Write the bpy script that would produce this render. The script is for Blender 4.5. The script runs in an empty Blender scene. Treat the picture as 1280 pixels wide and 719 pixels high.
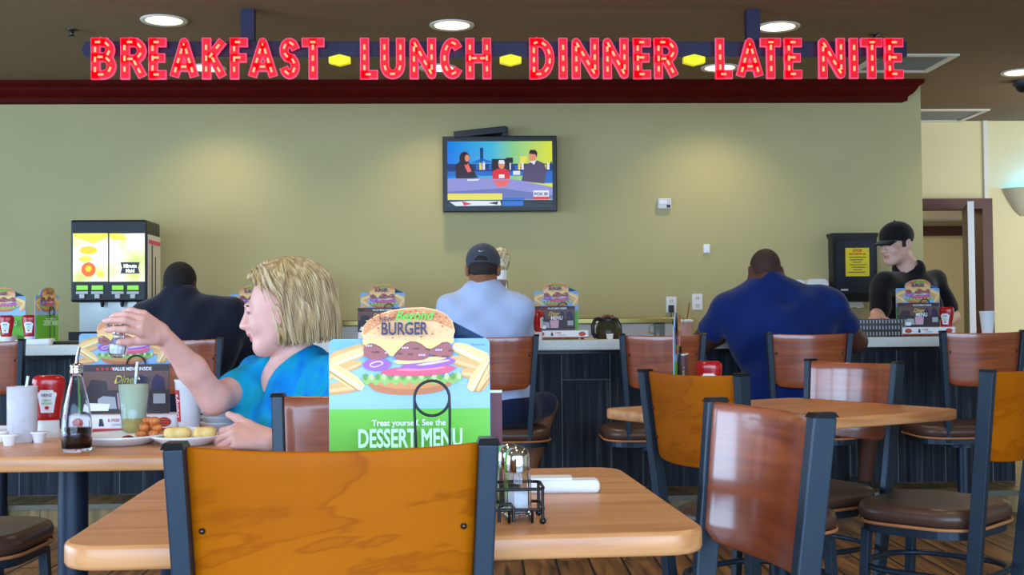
import bpy, bmesh, math, random
import numpy as np
from mathutils import Matrix, Vector, noise as mnoise
random.seed(4)
SC = bpy.context.scene
COL = SC.collection
PI = math.pi
# ---------------------------------------------------------------- camera
F = 1500.0
YAW, PITCH, ROLL = math.radians(2.3), math.atan(40.5 / F), math.radians(-0.52)
CAM = Vector((0, 0, 1.05))
RC = Matrix.Rotation(-YAW, 3, 'Z') @ Matrix.Rotation(PI / 2 + PITCH, 3, 'X') @ Matrix.Rotation(ROLL, 3, 'Z')
cd = bpy.data.cameras.new('camera'); cam = bpy.data.objects.new('camera', cd); COL.objects.link(cam)
cd.sensor_width = 36; cd.lens = F / 1280 * 36; cd.clip_start = 0.05
cam.matrix_world = Matrix.Translation(CAM) @ RC.to_4x4()
SC.camera = cam
# ---------------------------------------------------------------- world, daylight, exposure
SC.view_settings.view_transform = 'Standard'; SC.view_settings.look = 'None'
SC.view_settings.gamma = 1; SC.view_settings.use_curve_mapping = False
SC.view_settings.exposure = 0.0
w = bpy.data.worlds.new('world'); SC.world = w; w.use_nodes = True
w.node_tree.nodes['Background'].inputs[0].default_value = (0.84, 0.92, 1.0, 1)
w.node_tree.nodes['Background'].inputs[1].default_value = 0.42
def area(name, loc, aim, sx, sy, power, col):
    l = bpy.data.lights.new(name, 'AREA'); l.shape = 'RECTANGLE'; l.size = sx; l.size_y = sy
    l.energy = power; l.color = col
    o = bpy.data.objects.new(name, l); COL.objects.link(o); o.location = loc
    o.rotation_euler = (Vector(aim) - Vector(loc)).to_track_quat('-Z', 'Y').to_euler()
    return o
DAY = (0.46, 0.70, 1.0)
area('window_daylight_behind', (0, -2.6, 1.45), (0, 5, 1.1), 9.0, 2.2, 640, DAY)
for y, e in ((1.5, 130), (3.5, 140), (5.7, 80)):          # storefront windows with low sills down the left side
    area('window_daylight_side', (-5.7, y, 1.35), (0, y, 1.1), 1.8, 1.9, e, DAY)
area('corridor_fill', (5.7, 8.0, 1.7), (3.6, 10.2, 1.4), 1.6, 1.6, 60, (0.9, 0.95, 1.0))  # added fill lamp brightening the far yellow wall, not a known window
# ---------------------------------------------------------------- placing helpers
def ray(u, v): return RC @ Vector(((u - 640) / F, (359.5 - v) / F, -1.0))
def P(u, v, D): return CAM + ray(u, v) * D                      # point at depth D along the view axis
def PZ(u, v, z): d = ray(u, v); return CAM + d * ((z - CAM.z) / d.z)
def PY(u, v, y): d = ray(u, v); return CAM + d * (y / d.y)
CY, SY = math.cos(YAW), math.sin(YAW)
def XD(x, d, z=0.0): return Vector((x * CY + d * SY, -x * SY + d * CY, z))   # from the viewing frame
def heading(fx, fy): return math.atan2(-fx, fy) - YAW
# ---------------------------------------------------------------- materials
def lin(c): 
    c = c / 255.0
    return c / 12.92 if c <= 0.04045 else ((c + 0.055) / 1.055) ** 2.4
def rgb(r, g, b): return (lin(r), lin(g), lin(b), 1)
def new_mat(name):
    m = bpy.data.materials.new(name); m.use_nodes = True
    return m, m.node_tree, m.node_tree.nodes['Principled BSDF']
def mat(name, c, rough=0.5, metal=0.0, spec=0.5, emit=0.0, ec=None, trans=0.0, coat=0.0, ior=1.45, sub=0.0, var=0.0, vs=30, bump=0.0, sheen=0.0):
    m, nt, b = new_mat(name); I = b.inputs; col = rgb(*c)
    I['Base Color'].default_value = col; I['Roughness'].default_value = rough; I['Metallic'].default_value = metal
    I['Specular IOR Level'].default_value = spec; I['IOR'].default_value = ior
    if emit: I['Emission Color'].default_value = rgb(*(ec or c)); I['Emission Strength'].default_value = emit
    if trans: I['Transmission Weight'].default_value = trans
    if coat: I['Coat Weight'].default_value = coat; I['Coat Roughness'].default_value = 0.08
    if sheen: I['Sheen Weight'].default_value = sheen
    if sub:
        I['Subsurface Weight'].default_value = sub; I['Subsurface Radius'].default_value = (0.012, 0.004, 0.002); I['Subsurface Scale'].default_value = 1.0
    if var or bump:
        tc = nt.nodes.new('ShaderNodeTexCoord'); n = nt.nodes.new('ShaderNodeTexNoise')
        n.inputs['Scale'].default_value = vs; n.inputs['Detail'].default_value = 5
        nt.links.new(tc.outputs['Object'], n.inputs['Vector'])
        if var:
            r = nt.nodes.new('ShaderNodeValToRGB'); e = r.color_ramp.elements
            e[0].position = .3; e[1].position = .7
            e[0].color = tuple(max(0, x * (1 - var)) for x in col[:3]) + (1,); e[1].color = tuple(min(1, x * (1 + var)) for x in col[:3]) + (1,)
            nt.links.new(n.outputs['Fac'], r.inputs[0]); nt.links.new(r.outputs[0], I['Base Color'])
        if bump:
            bp = nt.nodes.new('ShaderNodeBump'); bp.inputs['Strength'].default_value = bump; bp.inputs['Distance'].default_value = 0.01
            nt.links.new(n.outputs['Fac'], bp.inputs['Height']); nt.links.new(bp.outputs[0], I['Normal'])
    return m
def ramp_mat(name, stops, scale, detail=4, rough=.5, coat=0.0, spec=.5, dist=0.0, wave=None, metal=0, rot=(0, 0, 0)):
    m, nt, b = new_mat(name); N = nt.nodes; L = nt.links
    tc = N.new('ShaderNodeTexCoord'); mp = N.new('ShaderNodeMapping'); mp.inputs['Scale'].default_value = scale; mp.inputs['Rotation'].default_value = rot
    L.new(tc.outputs['Object'], mp.inputs['Vector'])
    n = N.new('ShaderNodeTexNoise'); n.inputs['Scale'].default_value = 1; n.inputs['Detail'].default_value = detail; n.inputs['Distortion'].default_value = dist
    L.new(mp.outputs[0], n.inputs['Vector'])
    r = N.new('ShaderNodeValToRGB'); e = r.color_ramp.elements
    while len(e) < len(stops): e.new(.5)
    for k, (p, c) in enumerate(stops): e[k].position = p; e[k].color = rgb(*c)
    L.new(n.outputs['Fac'], r.inputs[0]); L.new(r.outputs[0], b.inputs['Base Color'])
    I = b.inputs; I['Roughness'].default_value = rough; I['Specular IOR Level'].default_value = spec; I['Metallic'].default_value = metal
    if coat: I['Coat Weight'].default_value = coat; I['Coat Roughness'].default_value = .12
    return m
def plank_mat(name, stops, width, length, gap_col, rough, grain, rotz=0.0, gap=0.004, axis='floor', coat=0.0):
    """boards or plank tiles: brick pattern for the joints, stretched noise for the grain"""
    m, nt, b = new_mat(name); N = nt.nodes; L = nt.links
    tc = N.new('ShaderNodeTexCoord'); mp = N.new('ShaderNodeMapping')
    if axis == 'floor': mp.inputs['Rotation'].default_value = (0, 0, PI / 2 + rotz)
    else: mp.inputs['Rotation'].default_value = (0, PI / 2, 0)
    L.new(tc.outputs['Object'], mp.inputs['Vector'])
    vec = mp.outputs[0]
    if axis != 'floor':       # wall facing -Y: boards run up z
        sp = N.new('ShaderNodeSeparateXYZ'); cb = N.new('ShaderNodeCombineXYZ'); L.new(tc.outputs['Object'], sp.inputs[0])
        L.new(sp.outputs['Z'], cb.inputs['X']); L.new(sp.outputs['X'], cb.inputs['Y']); vec = cb.outputs[0]
    br = N.new('ShaderNodeTexBrick'); br.inputs['Scale'].default_value = 1.0
    br.inputs['Brick Width'].default_value = length; br.inputs['Row Height'].default_value = width; br.inputs['Mortar Size'].default_value = gap
    br.inputs['Mortar Smooth'].default_value = 0.2; br.offset = 0.37
    br.inputs['Color1'].default_value = (0, 0, 0, 1); br.inputs['Color2'].default_value = (1, 1, 1, 1)
    L.new(vec, br.inputs['Vector'])
    g = N.new('ShaderNodeMapping'); g.inputs['Scale'].default_value = grain; L.new(vec, g.inputs['Vector'])
    ad = N.new('ShaderNodeVectorMath'); ad.operation = 'ADD'; L.new(g.outputs[0], ad.inputs[0])
    sc = N.new('ShaderNodeVectorMath'); sc.operation = 'SCALE'; sc.inputs['Scale'].default_value = 37; L.new(br.outputs['Color'], sc.inputs[0]); L.new(sc.outputs[0], ad.inputs[1])
    n = N.new('ShaderNodeTexNoise'); n.inputs['Scale'].default_value = 1; n.inputs['Detail'].default_value = 6; n.inputs['Distortion'].default_value = .6
    L.new(ad.outputs[0], n.inputs['Vector'])
    r = N.new('ShaderNodeValToRGB'); e = r.color_ramp.elements
    while len(e) < len(stops): e.new(.5)
    for k, (p, c) in enumerate(stops): e[k].position = p; e[k].color = rgb(*c)
    L.new(n.outputs['Fac'], r.inputs[0])
    mx = N.new('ShaderNodeMix'); mx.data_type = 'RGBA'; L.new(br.outputs['Fac'], mx.inputs[0]); L.new(r.outputs[0], mx.inputs[6]); mx.inputs[7].default_value = rgb(*gap_col)
    L.new(mx.outputs[2], b.inputs['Base Color']); b.inputs['Roughness'].default_value = rough
    if coat: b.inputs['Coat Weight'].default_value = coat; b.inputs['Coat Roughness'].default_value = .2
    return m
M = {}
M['wall'] = mat('green_paint', (183, 172, 124), .75, spec=.25, var=.03, vs=1.2)
M['yellow_wall'] = mat('yellow_paint', (226, 212, 164), .75, spec=.2, var=.03, vs=1.5)
M['ceiling'] = mat('taupe_ceiling', (130, 110, 84), .9, spec=.1, var=.03, vs=2)
M['crown'] = mat('mahogany_trim', (78, 8, 4), .6, spec=.1, var=.15, vs=6)
M['door_brown'] = mat('brown_frame', (84, 40, 28), .5)
M['grey_edge'] = mat('grey_edge', (200, 200, 198), .4)
M['floor'] = plank_mat('floor_planks', [(.3, (74, 48, 26)), (.5, (128, 90, 52)), (.7, (160, 116, 68))], .145, 1.2, (34, 22, 14), .42, (2.5, 26, 1), rotz=math.radians(1.1), gap=.006, coat=.15)
M['platform'] = plank_mat('step_planks', [(.3, (96, 74, 40)), (.7, (160, 130, 78))], .2, 1.2, (60, 45, 25), .4, (2, 20, 1), gap=.003)
M['tile'] = plank_mat('slate_plank_tile', [(.28, (14, 17, 24)), (.45, (34, 39, 48)), (.58, (44, 49, 58)), (.78, (92, 96, 102))], .27, .95, (120, 122, 124), .6, (1.4, 42, 1), axis='wall', gap=.002)
M['tile'].node_tree.nodes['Principled BSDF'].inputs['Specular IOR Level'].default_value = .2
M['worktop'] = mat('white_worktop', (226, 226, 220), .3, var=.05, vs=60)
M['edge_metal'] = mat('edge_metal', (112, 106, 92), .5, .4)
M['amber'] = ramp_mat('amber_wood', [(.2, (152, 76, 0)), (.40, (172, 88, 0)), (.485, (168, 85, 0)), (.5, (156, 76, 0)), (.515, (174, 90, 0)), (.8, (184, 98, 2))], (1.3, 1.3, 4.5), 5, .55, 0, .1, dist=1.8)
M['cherry'] = ramp_mat('cherry_wood', [(.25, (110, 44, 16)), (.5, (146, 66, 28)), (.75, (168, 84, 40))], (2.2, 2.2, 30), 7, .3, .7, dist=1.0)
M['table'] = ramp_mat('table_laminate', [(.3, (186, 120, 72)), (.5, (212, 146, 92)), (.7, (222, 158, 104))], (2, 34, 34), 5, .34, 0, dist=.4)
M['slate_metal'] = mat('slate_metal', (38, 51, 64), .42, .3, var=.08, vs=14)
M['navy_metal'] = mat('navy_metal', (30, 40, 58), .4, .3)
M['vinyl'] = mat('brown_vinyl', (84, 58, 46), .34, bump=.04, vs=60)
M['piping'] = mat('tan_piping', (186, 120, 76), .5)
M['screw'] = mat('screw_metal', (70, 66, 64), .3, .9)
M['steel'] = mat('brushed_steel', (176, 176, 172), .3, .9, var=.06, vs=8)
M['chrome'] = mat('chrome', (215, 215, 220), .12, 1.0)
M['brass'] = mat('brass_rail', (150, 132, 78), .3, .8)
M['black'] = mat('black_plastic', (18, 19, 24), .35)
M['wire'] = mat('black_wire', (12, 12, 16), .35)
M['darkgrey'] = mat('dark_grey_plastic', (44, 46, 52), .4)
M['white'] = mat('white_plastic', (232, 233, 236), .4)
M['paper'] = mat('white_paper', (236, 238, 244), .7)
M['cream'] = mat('cream_plastic', (222, 216, 200), .5)
M['china'] = mat('white_china', (235, 238, 244), .15, coat=.3)
def glass_mat(name, c, rough=.02, ior=1.3, dens=0.0):
    m, nt, b = new_mat(name); b.inputs['Base Color'].default_value = rgb(*c); b.inputs['Transmission Weight'].default_value = 1
    b.inputs['Roughness'].default_value = rough; b.inputs['IOR'].default_value = ior
    return m
M['glass'] = glass_mat('clear_glass', (250, 252, 255))
def thin_glass(name, c, gloss=.12, rough=.05):
    m = bpy.data.materials.new(name); m.use_nodes = True; nt = m.node_tree; nt.nodes.remove(nt.nodes['Principled BSDF']); N = nt.nodes; L = nt.links
    t = N.new('ShaderNodeBsdfTransparent'); t.inputs[0].default_value = rgb(*c); g = N.new('ShaderNodeBsdfGlossy'); g.inputs['Roughness'].default_value = rough
    lw = N.new('ShaderNodeLayerWeight'); lw.inputs[0].default_value = gloss; mx = N.new('ShaderNodeMixShader'); pw = N.new('ShaderNodeMath'); pw.operation = 'POWER'; pw.inputs[1].default_value = 5; sc_ = N.new('ShaderNodeMath'); sc_.operation = 'MULTIPLY_ADD'; sc_.inputs[1].default_value = .5; sc_.inputs[2].default_value = .03; lw.inputs[0].default_value = .5; L.new(lw.outputs['Facing'], pw.inputs[0]); L.new(pw.outputs[0], sc_.inputs[0]); L.new(sc_.outputs[0], mx.inputs[0]); L.new(t.outputs[0], mx.inputs[1]); L.new(g.outputs[0], mx.inputs[2]); L.new(mx.outputs[0], N['Material Output'].inputs[0])
    return m
M['frost'] = glass_mat('frosted_tumbler', (236, 236, 250), .28, 1.2)
M['water'] = glass_mat('iced_water', (238, 240, 250), .2, 1.33)
M['lemonade'] = mat('pale_green_drink', (238, 236, 196), .3, trans=.1, ior=1.33)
M['drink_amber'] = mat('amber_drink', (232, 184, 96), .3, trans=.1, ior=1.33)
M['blueglass'] = thin_glass('pale_blue_tumbler', (238, 245, 249))
M['syrup'] = mat('dark_syrup', (34, 10, 8), .12, coat=.3)
M['ketchup'] = mat('red_plastic', (176, 16, 22), .25, coat=.3)
M['sauce'] = mat('red_sauce', (130, 30, 28), .25)
M['red'] = mat('red_print', (206, 36, 44), .5)
M['navy_ink'] = mat('navy_ink', (44, 36, 66), .6)
M['green_ink'] = mat('green_ink', (84, 186, 50), .6)
M['salt'] = mat('white_salt', (240, 240, 244), .8)
# printed card colours
PC = dict(card=(152, 188, 234), sky=(128, 172, 230), green=(112, 190, 62), bun=(216, 140, 84), bun2=(238, 186, 130), bunred=(176, 66, 52), cheese=(244, 206, 124),
          patty=(166, 92, 88), patty2=(120, 62, 60), onion=(164, 92, 176), onion2=(222, 190, 230), tomato=(220, 84, 112), lettuce=(150, 186, 92), lettuce2=(196, 216, 140), bbun=(196, 118, 70),
          fry=(238, 198, 132), fry2=(222, 168, 100), mint=(206, 244, 206), ink=(52, 42, 80), script=(96, 190, 60), white=(246, 248, 250), wire=(14, 14, 18),
          night=(58, 46, 50), brown=(110, 78, 70), pink=(216, 170, 186), yellow=(240, 206, 90), redp=(200, 40, 50), pale=(240, 226, 232), grey=(170, 172, 180), plum=(112, 66, 74), mint2=(250, 226, 170), lettuce3=(110, 150, 66), pinkt=(236, 130, 146), fryd=(196, 134, 72))
for k, c in PC.items(): M['p_' + k] = mat('print_' + k, c, .45, spec=.4)
# ---------------------------------------------------------------- mesh builder
class MB:
    def __init__(s): s.v = []; s.f = []; s.m = []; s.sm = []
    def add(s, vs, fs, m=0, smooth=False, T=None):
        o = len(s.v)
        s.v += [tuple(T @ Vector(p)) if T is not None else tuple(p) for p in vs]
        for f in fs: s.f.append([i + o for i in f]); s.m.append(m); s.sm.append(smooth)
        return s
    def box(s, c, d, m=0, T=None, taper=1.0):
        x, y, z = d[0] / 2, d[1] / 2, d[2] / 2; t = taper
        vs = [(-x, -y, -z), (x, -y, -z), (x, y, -z), (-x, y, -z), (-x * t, -y * t, z), (x * t, -y * t, z), (x * t, y * t, z), (-x * t, y * t, z)]
        vs = [(a + c[0], b + c[1], e + c[2]) for a, b, e in vs]
        return s.add(vs, [(3, 2, 1, 0), (4, 5, 6, 7), (0, 1, 5, 4), (1, 2, 6, 5), (2, 3, 7, 6), (3, 0, 4, 7)], m, False, T)
    def bar(s, a, b, wx, wy, m=0, up=(0, 1, 0)):
        """square bar from a to b, wx across, wy along 'up'"""
        a = Vector(a); b = Vector(b); d = (b - a).normalized(); u = Vector(up); x = d.cross(u).normalized(); y = x.cross(d).normalized()
        vs = []
        for p in (a, b):
            for i, j in ((-1, -1), (1, -1), (1, 1), (-1, 1)): vs.append(p + x * (i * wx / 2) + y * (j * wy / 2))
        return s.add(vs, [(0, 1, 2, 3), (7, 6, 5, 4), (4, 5, 1, 0), (5, 6, 2, 1), (6, 7, 3, 2), (7, 4, 0, 3)], m)
    def ring_loft(s, rings, m=0, smooth=True, closed=True, cap0=True, cap1=True, loop=False):
        n = len(rings[0]); vs = [p for r in rings for p in r]; fs = []
        k = len(rings)
        for a in range(k if loop else k - 1):
            b = (a + 1) % k
            for i in range(n if closed else n - 1):
                j = (i + 1) % n; fs.append((a * n + i, a * n + j, b * n + j, b * n + i))
        s.add(vs, fs, m, smooth)
        if not loop:
            if cap0: s.add(rings[0], [tuple(range(n))[::-1]], m)
            if cap1: s.add(rings[-1], [tuple(range(n))], m)
        return s
    def lathe(s, prof, c=(0, 0, 0), m=0, n=24, sx=1.0, sy=1.0, smooth=True, cap0=True, cap1=True, T=None):
        rings = []
        for r, z in prof:
            rr = [(c[0] + r * sx * math.cos(2 * PI * i / n), c[1] + r * sy * math.sin(2 * PI * i / n), c[2] + z) for i in range(n)]
            if T is not None: rr = [tuple(T @ Vector(p)) for p in rr]
            rings.append(rr)
        return s.ring_loft(rings, m, smooth, True, cap0, cap1)
    def cyl(s, a, b, r, m=0, n=16, r2=None, smooth=True):
        return s.tube([a, b], r, m, n, r2=r2, smooth=smooth)
    def tube(s, pts, r, m=0, n=8, closed=False, r2=None, smooth=True, flat=1.0):
        pts = [Vector(p) for p in pts]; k = len(pts); rings = []; x = None
        for i, p in enumerate(pts):
            if closed: d = pts[(i + 1) % k] - pts[i - 1]
            else: d = pts[min(i + 1, k - 1)] - pts[max(i - 1, 0)]
            d.normalize()
            if x is None: x = d.cross(Vector((0, 0, 1)) if abs(d.z) < .9 else Vector((1, 0, 0))).normalized()
            x = (x - d * x.dot(d)).normalized(); y = d.cross(x)
            rr = r if r2 is None else r + (r2 - r) * i / max(1, k - 1)
            rings.append([p + x * (rr * math.cos(2 * PI * j / n)) + y * (rr * flat * math.sin(2 * PI * j / n)) for j in range(n)])
        return s.ring_loft(rings, m, smooth, loop=closed)
    def prism(s, poly, y0, y1, m=0, T=None, side=None):
        """polygon in XZ extruded along Y"""
        n = len(poly); vs = [(x, y0, z) for x, z in poly] + [(x, y1, z) for x, z in poly]
        A = sum(poly[i][0] * poly[(i + 1) % n][1] - poly[(i + 1) % n][0] * poly[i][1] for i in range(n))
        idx = list(range(n))
        f0 = idx if A > 0 else idx[::-1]
        s.add(vs, [f0, [i + n for i in f0[::-1]]], m, False, T)
        fs = [((i + 1) % n, i, i + n, (i + 1) % n + n) if A > 0 else (i, (i + 1) % n, (i + 1) % n + n, i + n) for i in range(n)]
        return s.add(vs, fs, m if side is None else side, False, T)
    def prismz(s, poly, z0, z1, m=0, side=None, bevel=0.0):
        n = len(poly); A = sum(poly[i][0] * poly[(i + 1) % n][1] - poly[(i + 1) % n][0] * poly[i][1] for i in range(n))
        if A < 0: poly = poly[::-1]
        if bevel:
            cx = sum(p[0] for p in poly) / n; cy = sum(p[1] for p in poly) / n
            def ins(d): 
                out = []
                for i in range(n):
                    a = Vector(poly[i - 1]); b = Vector(poly[i]); c = Vector(poly[(i + 1) % n])
                    e = ((b - a).normalized() + (c - b).normalized()).normalized(); out.append((b.x - e.y * d, b.y + e.x * d))
                return out
            L = [(z0, bevel), (z0 + bevel * .3, bevel * .3), (z0 + bevel, 0), (z1 - bevel, 0), (z1 - bevel * .3, bevel * .3), (z1, bevel)]
            rings = [[(x, y, z) for x, y in ins(d)] for z, d in L]
            return s.ring_loft(rings, m, True)
        vs = [(x, y, z0) for x, y in poly] + [(x, y, z1) for x, y in poly]
        s.add(vs, [list(range(n))[::-1], list(range(n, 2 * n))], m)
        return s.add(vs, [(i, (i + 1) % n, (i + 1) % n + n, i + n) for i in range(n)], m if side is None else side)
    def ball(s, c, r, m=0, n=12, k=8):
        r = (r, r, r) if not isinstance(r, (tuple, list)) else r
        prof = []
        rings = []
        for j in range(1, k):
            t = -PI / 2 + PI * j / k
            rings.append([(c[0] + r[0] * math.cos(t) * math.cos(2 * PI * i / n), c[1] + r[1] * math.cos(t) * math.sin(2 * PI * i / n), c[2] + r[2] * math.sin(t)) for i in range(n)])
        return s.ring_loft(rings, m, True)
    def poly(s, pts, y, m=0): 
        """flat printed patch facing -Y"""
        n = len(pts); A = sum(pts[i][0] * pts[(i + 1) % n][1] - pts[(i + 1) % n][0] * pts[i][1] for i in range(n))
        if A < 0: pts = pts[::-1]
        return s.add([(x, y, z) for x, z in pts], [list(range(n))], m)
    def text(s, txt, size, x, z, y, m=0, sx=1.0, bold=0.0, shear=0.0, align='CENTER', T=None):
        cu = bpy.data.curves.new('t', 'FONT'); cu.body = txt; cu.size = size; cu.align_x = align; cu.offset = bold; cu.shear = shear; cu.resolution_u = 3
        o = bpy.data.objects.new('t', cu); COL.objects.link(o); me = o.to_mesh()
        vs = [(v.co.x * sx + x, y, v.co.y + z) for v in me.vertices]; fs = [list(p.vertices) for p in me.polygons]
        fs = [f if me.polygons[i].normal.z > 0 else f[::-1] for i, f in enumerate(fs)]
        s.add(vs, fs, m, False, T); o.to_mesh_clear(); bpy.data.objects.remove(o); bpy.data.curves.remove(cu)
        return s
    def build(s, name, mats, parent=None, loc=None, rz=None, bevel=0.0, seg=2, sub=0):
        me = bpy.data.meshes.new(name); me.from_pydata([tuple(v) for v in s.v], [], s.f)
        mats = mats if isinstance(mats, (list, tuple)) else [mats]
        for x in mats: me.materials.append(M[x] if isinstance(x, str) else x)
        me.polygons.foreach_set('material_index', s.m); me.polygons.foreach_set('use_smooth', s.sm); me.update()
        o = bpy.data.objects.new(name, me); COL.objects.link(o)
        if parent is not None: o.parent = parent
        if loc is not None: o.location = loc
        if rz is not None: o.rotation_euler = (0, 0, rz)
        if bevel:
            b = o.modifiers.new('bevel', 'BEVEL'); b.width = bevel; b.segments = seg; b.limit_method = 'ANGLE'; b.angle_limit = .6; b.harden_normals = False
        if sub: q = o.modifiers.new('sub', 'SUBSURF'); q.levels = sub; q.render_levels = sub
        return o
def tag(o, label=None, cat=None, group=None, kind=None):
    for k, v in (('label', label), ('category', cat), ('group', group), ('kind', kind)):
        if v: o[k] = v
    return o
def empty(name, loc, rz=0.0, label=None, cat=None, group=None):
    o = bpy.data.objects.new(name, None); COL.objects.link(o); o.empty_display_size = .05
    o.location = loc; o.rotation_euler = (0, 0, rz); return tag(o, label, cat, group)
def copy_tree(o, parent=None):
    c = o.copy(); COL.objects.link(c)
    if parent is not None: c.parent = parent
    for ch in list(o.children): copy_tree(ch, c)
    return c
def dup(o, loc, rz=None, label=None):
    c = copy_tree(o); c.location = loc
    if rz is not None: c.rotation_euler = (0, 0, rz)
    if label: c['label'] = label
    return c
def rrect(w, d, r, n=5, cx=0, cy=0):
    out = []
    for sx, sy, a0 in ((1, 1, 0), (-1, 1, 90), (-1, -1, 180), (1, -1, 270)):
        for k in range(n + 1):
            a = math.radians(a0 + 90 * k / n); out.append((cx + sx * (w / 2 - r) + r * math.cos(a), cy + sy * (d / 2 - r) + r * math.sin(a)))
    return out
# ---------------------------------------------------------------- the room
WALL_Y, CEIL, STEP = 8.25, 2.69, 0.115
WX = PY(1153, 250, WALL_Y).x                        # right end of the green wall
def shell(name, mb, mats): return tag(mb.build(name, mats), kind='structure')
FRY = P(1200, 153, 10.1).y                          # far yellow wall
shell('floor', MB().box((0, 4.5, -.05), (14, 13.4, .1)), 'floor')
shell('ceiling', MB().box((0, 4.4, CEIL + .05), (14, 15.6, .1)), 'ceiling')
shell('wall_back', MB().box((WX - 4.5, WALL_Y + .075, CEIL / 2), (9, .15, CEIL)), 'wall')
shell('wall_left', MB().box((-5.9, 6.6, CEIL / 2), (.15, 4.2, CEIL)), 'wall')
# step along the counter
PY0 = 6.33
st = MB().box((0, (PY0 + 8.25) / 2, STEP / 2), (13.8, 8.25 - PY0, STEP), 0)
st.box(((WX + 5.9) / 2 + .1, (8.25 + FRY + .02) / 2, STEP / 2), (5.9 - WX, FRY - 8.25, STEP), 0)
shell('trim_step', st, 'platform')
shell('trim_step_edge', MB().box((0, PY0 - .006, STEP - .012), (13.8, .012, .026)), 'edge_metal')
# crown moulding with a shaped end
prof = [(0, -.01), (.03, 0), (.035, .03), (.06, .045), (.085, .075), (.09, .09), (.12, .11), (.12, .135)]
cr = MB(); zt = CEIL
x0, x1 = -5.82, WX
def crown_ring(x, ret): return [(x + (d * ret), WALL_Y - d, zt - .135 + h) for d, h in prof] + [(x, WALL_Y, zt), (x, WALL_Y, zt - .145)]
cr.ring_loft([crown_ring(x0, 0), crown_ring(x1 - .135, 1)], 0, False)
shell('trim_crown', cr, 'crown')
# yellow wall with a doorway, white strip
DL, DR = PY(1120, 300, FRY).x, PY(1232, 300, FRY).x
DT = PY(1200, 258, FRY).z
yw = MB()
yw.box(((DR + 5.95) / 2, FRY + .07, CEIL / 2), (5.95 - DR, .14, CEIL)).box(((DL + DR) / 2, FRY + .07, (DT + CEIL) / 2), (DR - DL, .14, CEIL - DT)).box(((DL + WX - 1) / 2, FRY + .07, CEIL / 2), (DL - WX + 1, .14, CEIL))
shell('wall_far', yw, 'yellow_wall')
shell('wall_right', MB().box((5.95, 5, CEIL / 2), (.14, 10.6, CEIL)), 'yellow_wall')
shell('wall_passage', MB().box((WX - .5, (8.4 + FRY) / 2, CEIL / 2), (.1, FRY - 8.4, CEIL)), 'yellow_wall')
shell('trim_strip', MB().box((PY(1231, 200, FRY).x, FRY - .012, (DT + .06 + CEIL) / 2), (.035, .024, CEIL - DT - .06)), 'cream')
fr = MB(); fw = .085
fr.box((DR + fw / 2 - .07, FRY - .01, (DT - .03 + STEP) / 2), (fw, .2, DT - .03 - STEP)).box(((DL + DR + fw - .07) / 2, FRY - .01, DT + fw / 2 - .03), (DR - DL + fw - .07, .2, fw)).box((DL - fw / 2 + .03, FRY - .01, (DT + fw + STEP) / 2), (fw, .2, DT + fw - STEP))
shell('door_1', fr, 'door_brown')
# open door leaf hinged at the right jamb, seen nearly edge on
lf = MB(); pb_ = PY(1207, 330, FRY - .05); pa_ = PY(1215, 330, FRY - .05 - .82)
T = Matrix.Translation((pb_.x, FRY - .05, 0)) @ Matrix.Rotation(math.atan2(pb_.y - pa_.y, pb_.x - pa_.x), 4, 'Z')
lf.box((-.42, 0, (DT - .04 + STEP) / 2 + .01), (.84, .04, DT - STEP - .06), 1, T).box((-.845, 0, (DT - .04 + STEP) / 2 + .01), (.012, .046, DT - STEP - .06), 0, T)
lfo = shell('door_2', lf, ['white', 'darkgrey'])
# room beyond the doorway
by = FRY + 2.6
shell('wall_beyond', MB().box((4.4, by + .05, CEIL / 2), (7.6, .1, CEIL)), 'yellow_wall')
bx0 = PY(1150, 288, by).x
bb = MB().box((bx0 + .4, by - .03, PY(1180, 289, by).z), (1.6, .06, .1), 0).box((bx0 + .4, by - .25, PY(1180, 272, by).z), (1.6, .3, .09), 1).box((bx0 + .4, by - .06, PY(1180, 262, by).z), (1.6, .1, .06), 1)
shell('trim_beam', bb, ['door_brown', 'cream'])
pl = bpy.data.lights.new('back_room_lamp', 'POINT'); pl.energy = 45; pl.color = (1, .86, .6); pl.shadow_soft_size = .2
po = bpy.data.objects.new('back_room_lamp', pl); COL.objects.link(po); po.location = (2.9, FRY + 1.3, 2.4)
# ---------------------------------------------------------------- counter
XE = PY(1268, 520, 6.67).x; CT = 0.937
ct = empty('bar_counter', (0, 6.9, STEP), 0, 'long diner counter faced with dark slate-look plank tiles on a low step', 'counter')
MB().box(((XE - 5.7) / 2, 6.67 + .12 - 6.9, (CT - .055 - STEP) / 2), (XE + 5.7, .24, CT - .056 - STEP)).build('tiled_front', 'tile', ct)
MB().box(((XE - 5.7) / 2, 6.655 - 6.9, CT - .055 - STEP - .012), (XE + 5.7, .03, .022)).build('black_rail', 'black', ct)  # thin black strip along the top of the tiled front
MB().box(((XE - 5.7) / 2 , 0, 0), (XE + 5.74, .68, .055)).build('counter_worktop', 'worktop', None, (0, 6.84, CT - .0275), bevel=.006)
tag(bpy.data.objects['counter_worktop'], 'long white speckled worktop lying on the tiled diner counter', 'worktop')
BX0, BX1 = PY(402, 410, 8.2).x, PY(866, 400, 8.2).x
bc = empty('back_counter', (0, 7.88, STEP), 0, 'white back counter along the green wall behind the bar', 'counter')
MB().box(((-5.6 + BX1 + .2) / 2, .02, .39), (BX1 + .2 + 5.6, .66, .78)).build('cabinet_base', 'darkgrey', bc)
MB().box(((-5.6 + BX1 + .2) / 2, 0, .795), (BX1 + .24 + 5.6, .72, .03)).build('counter_slab', 'steel', bc)
bs = empty('backsplash', ((BX0 + BX1) / 2, 8.235, .925), 0, 'pale metal splash panel with a brass-toned top rail, low on the green wall', 'backsplash')
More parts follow.
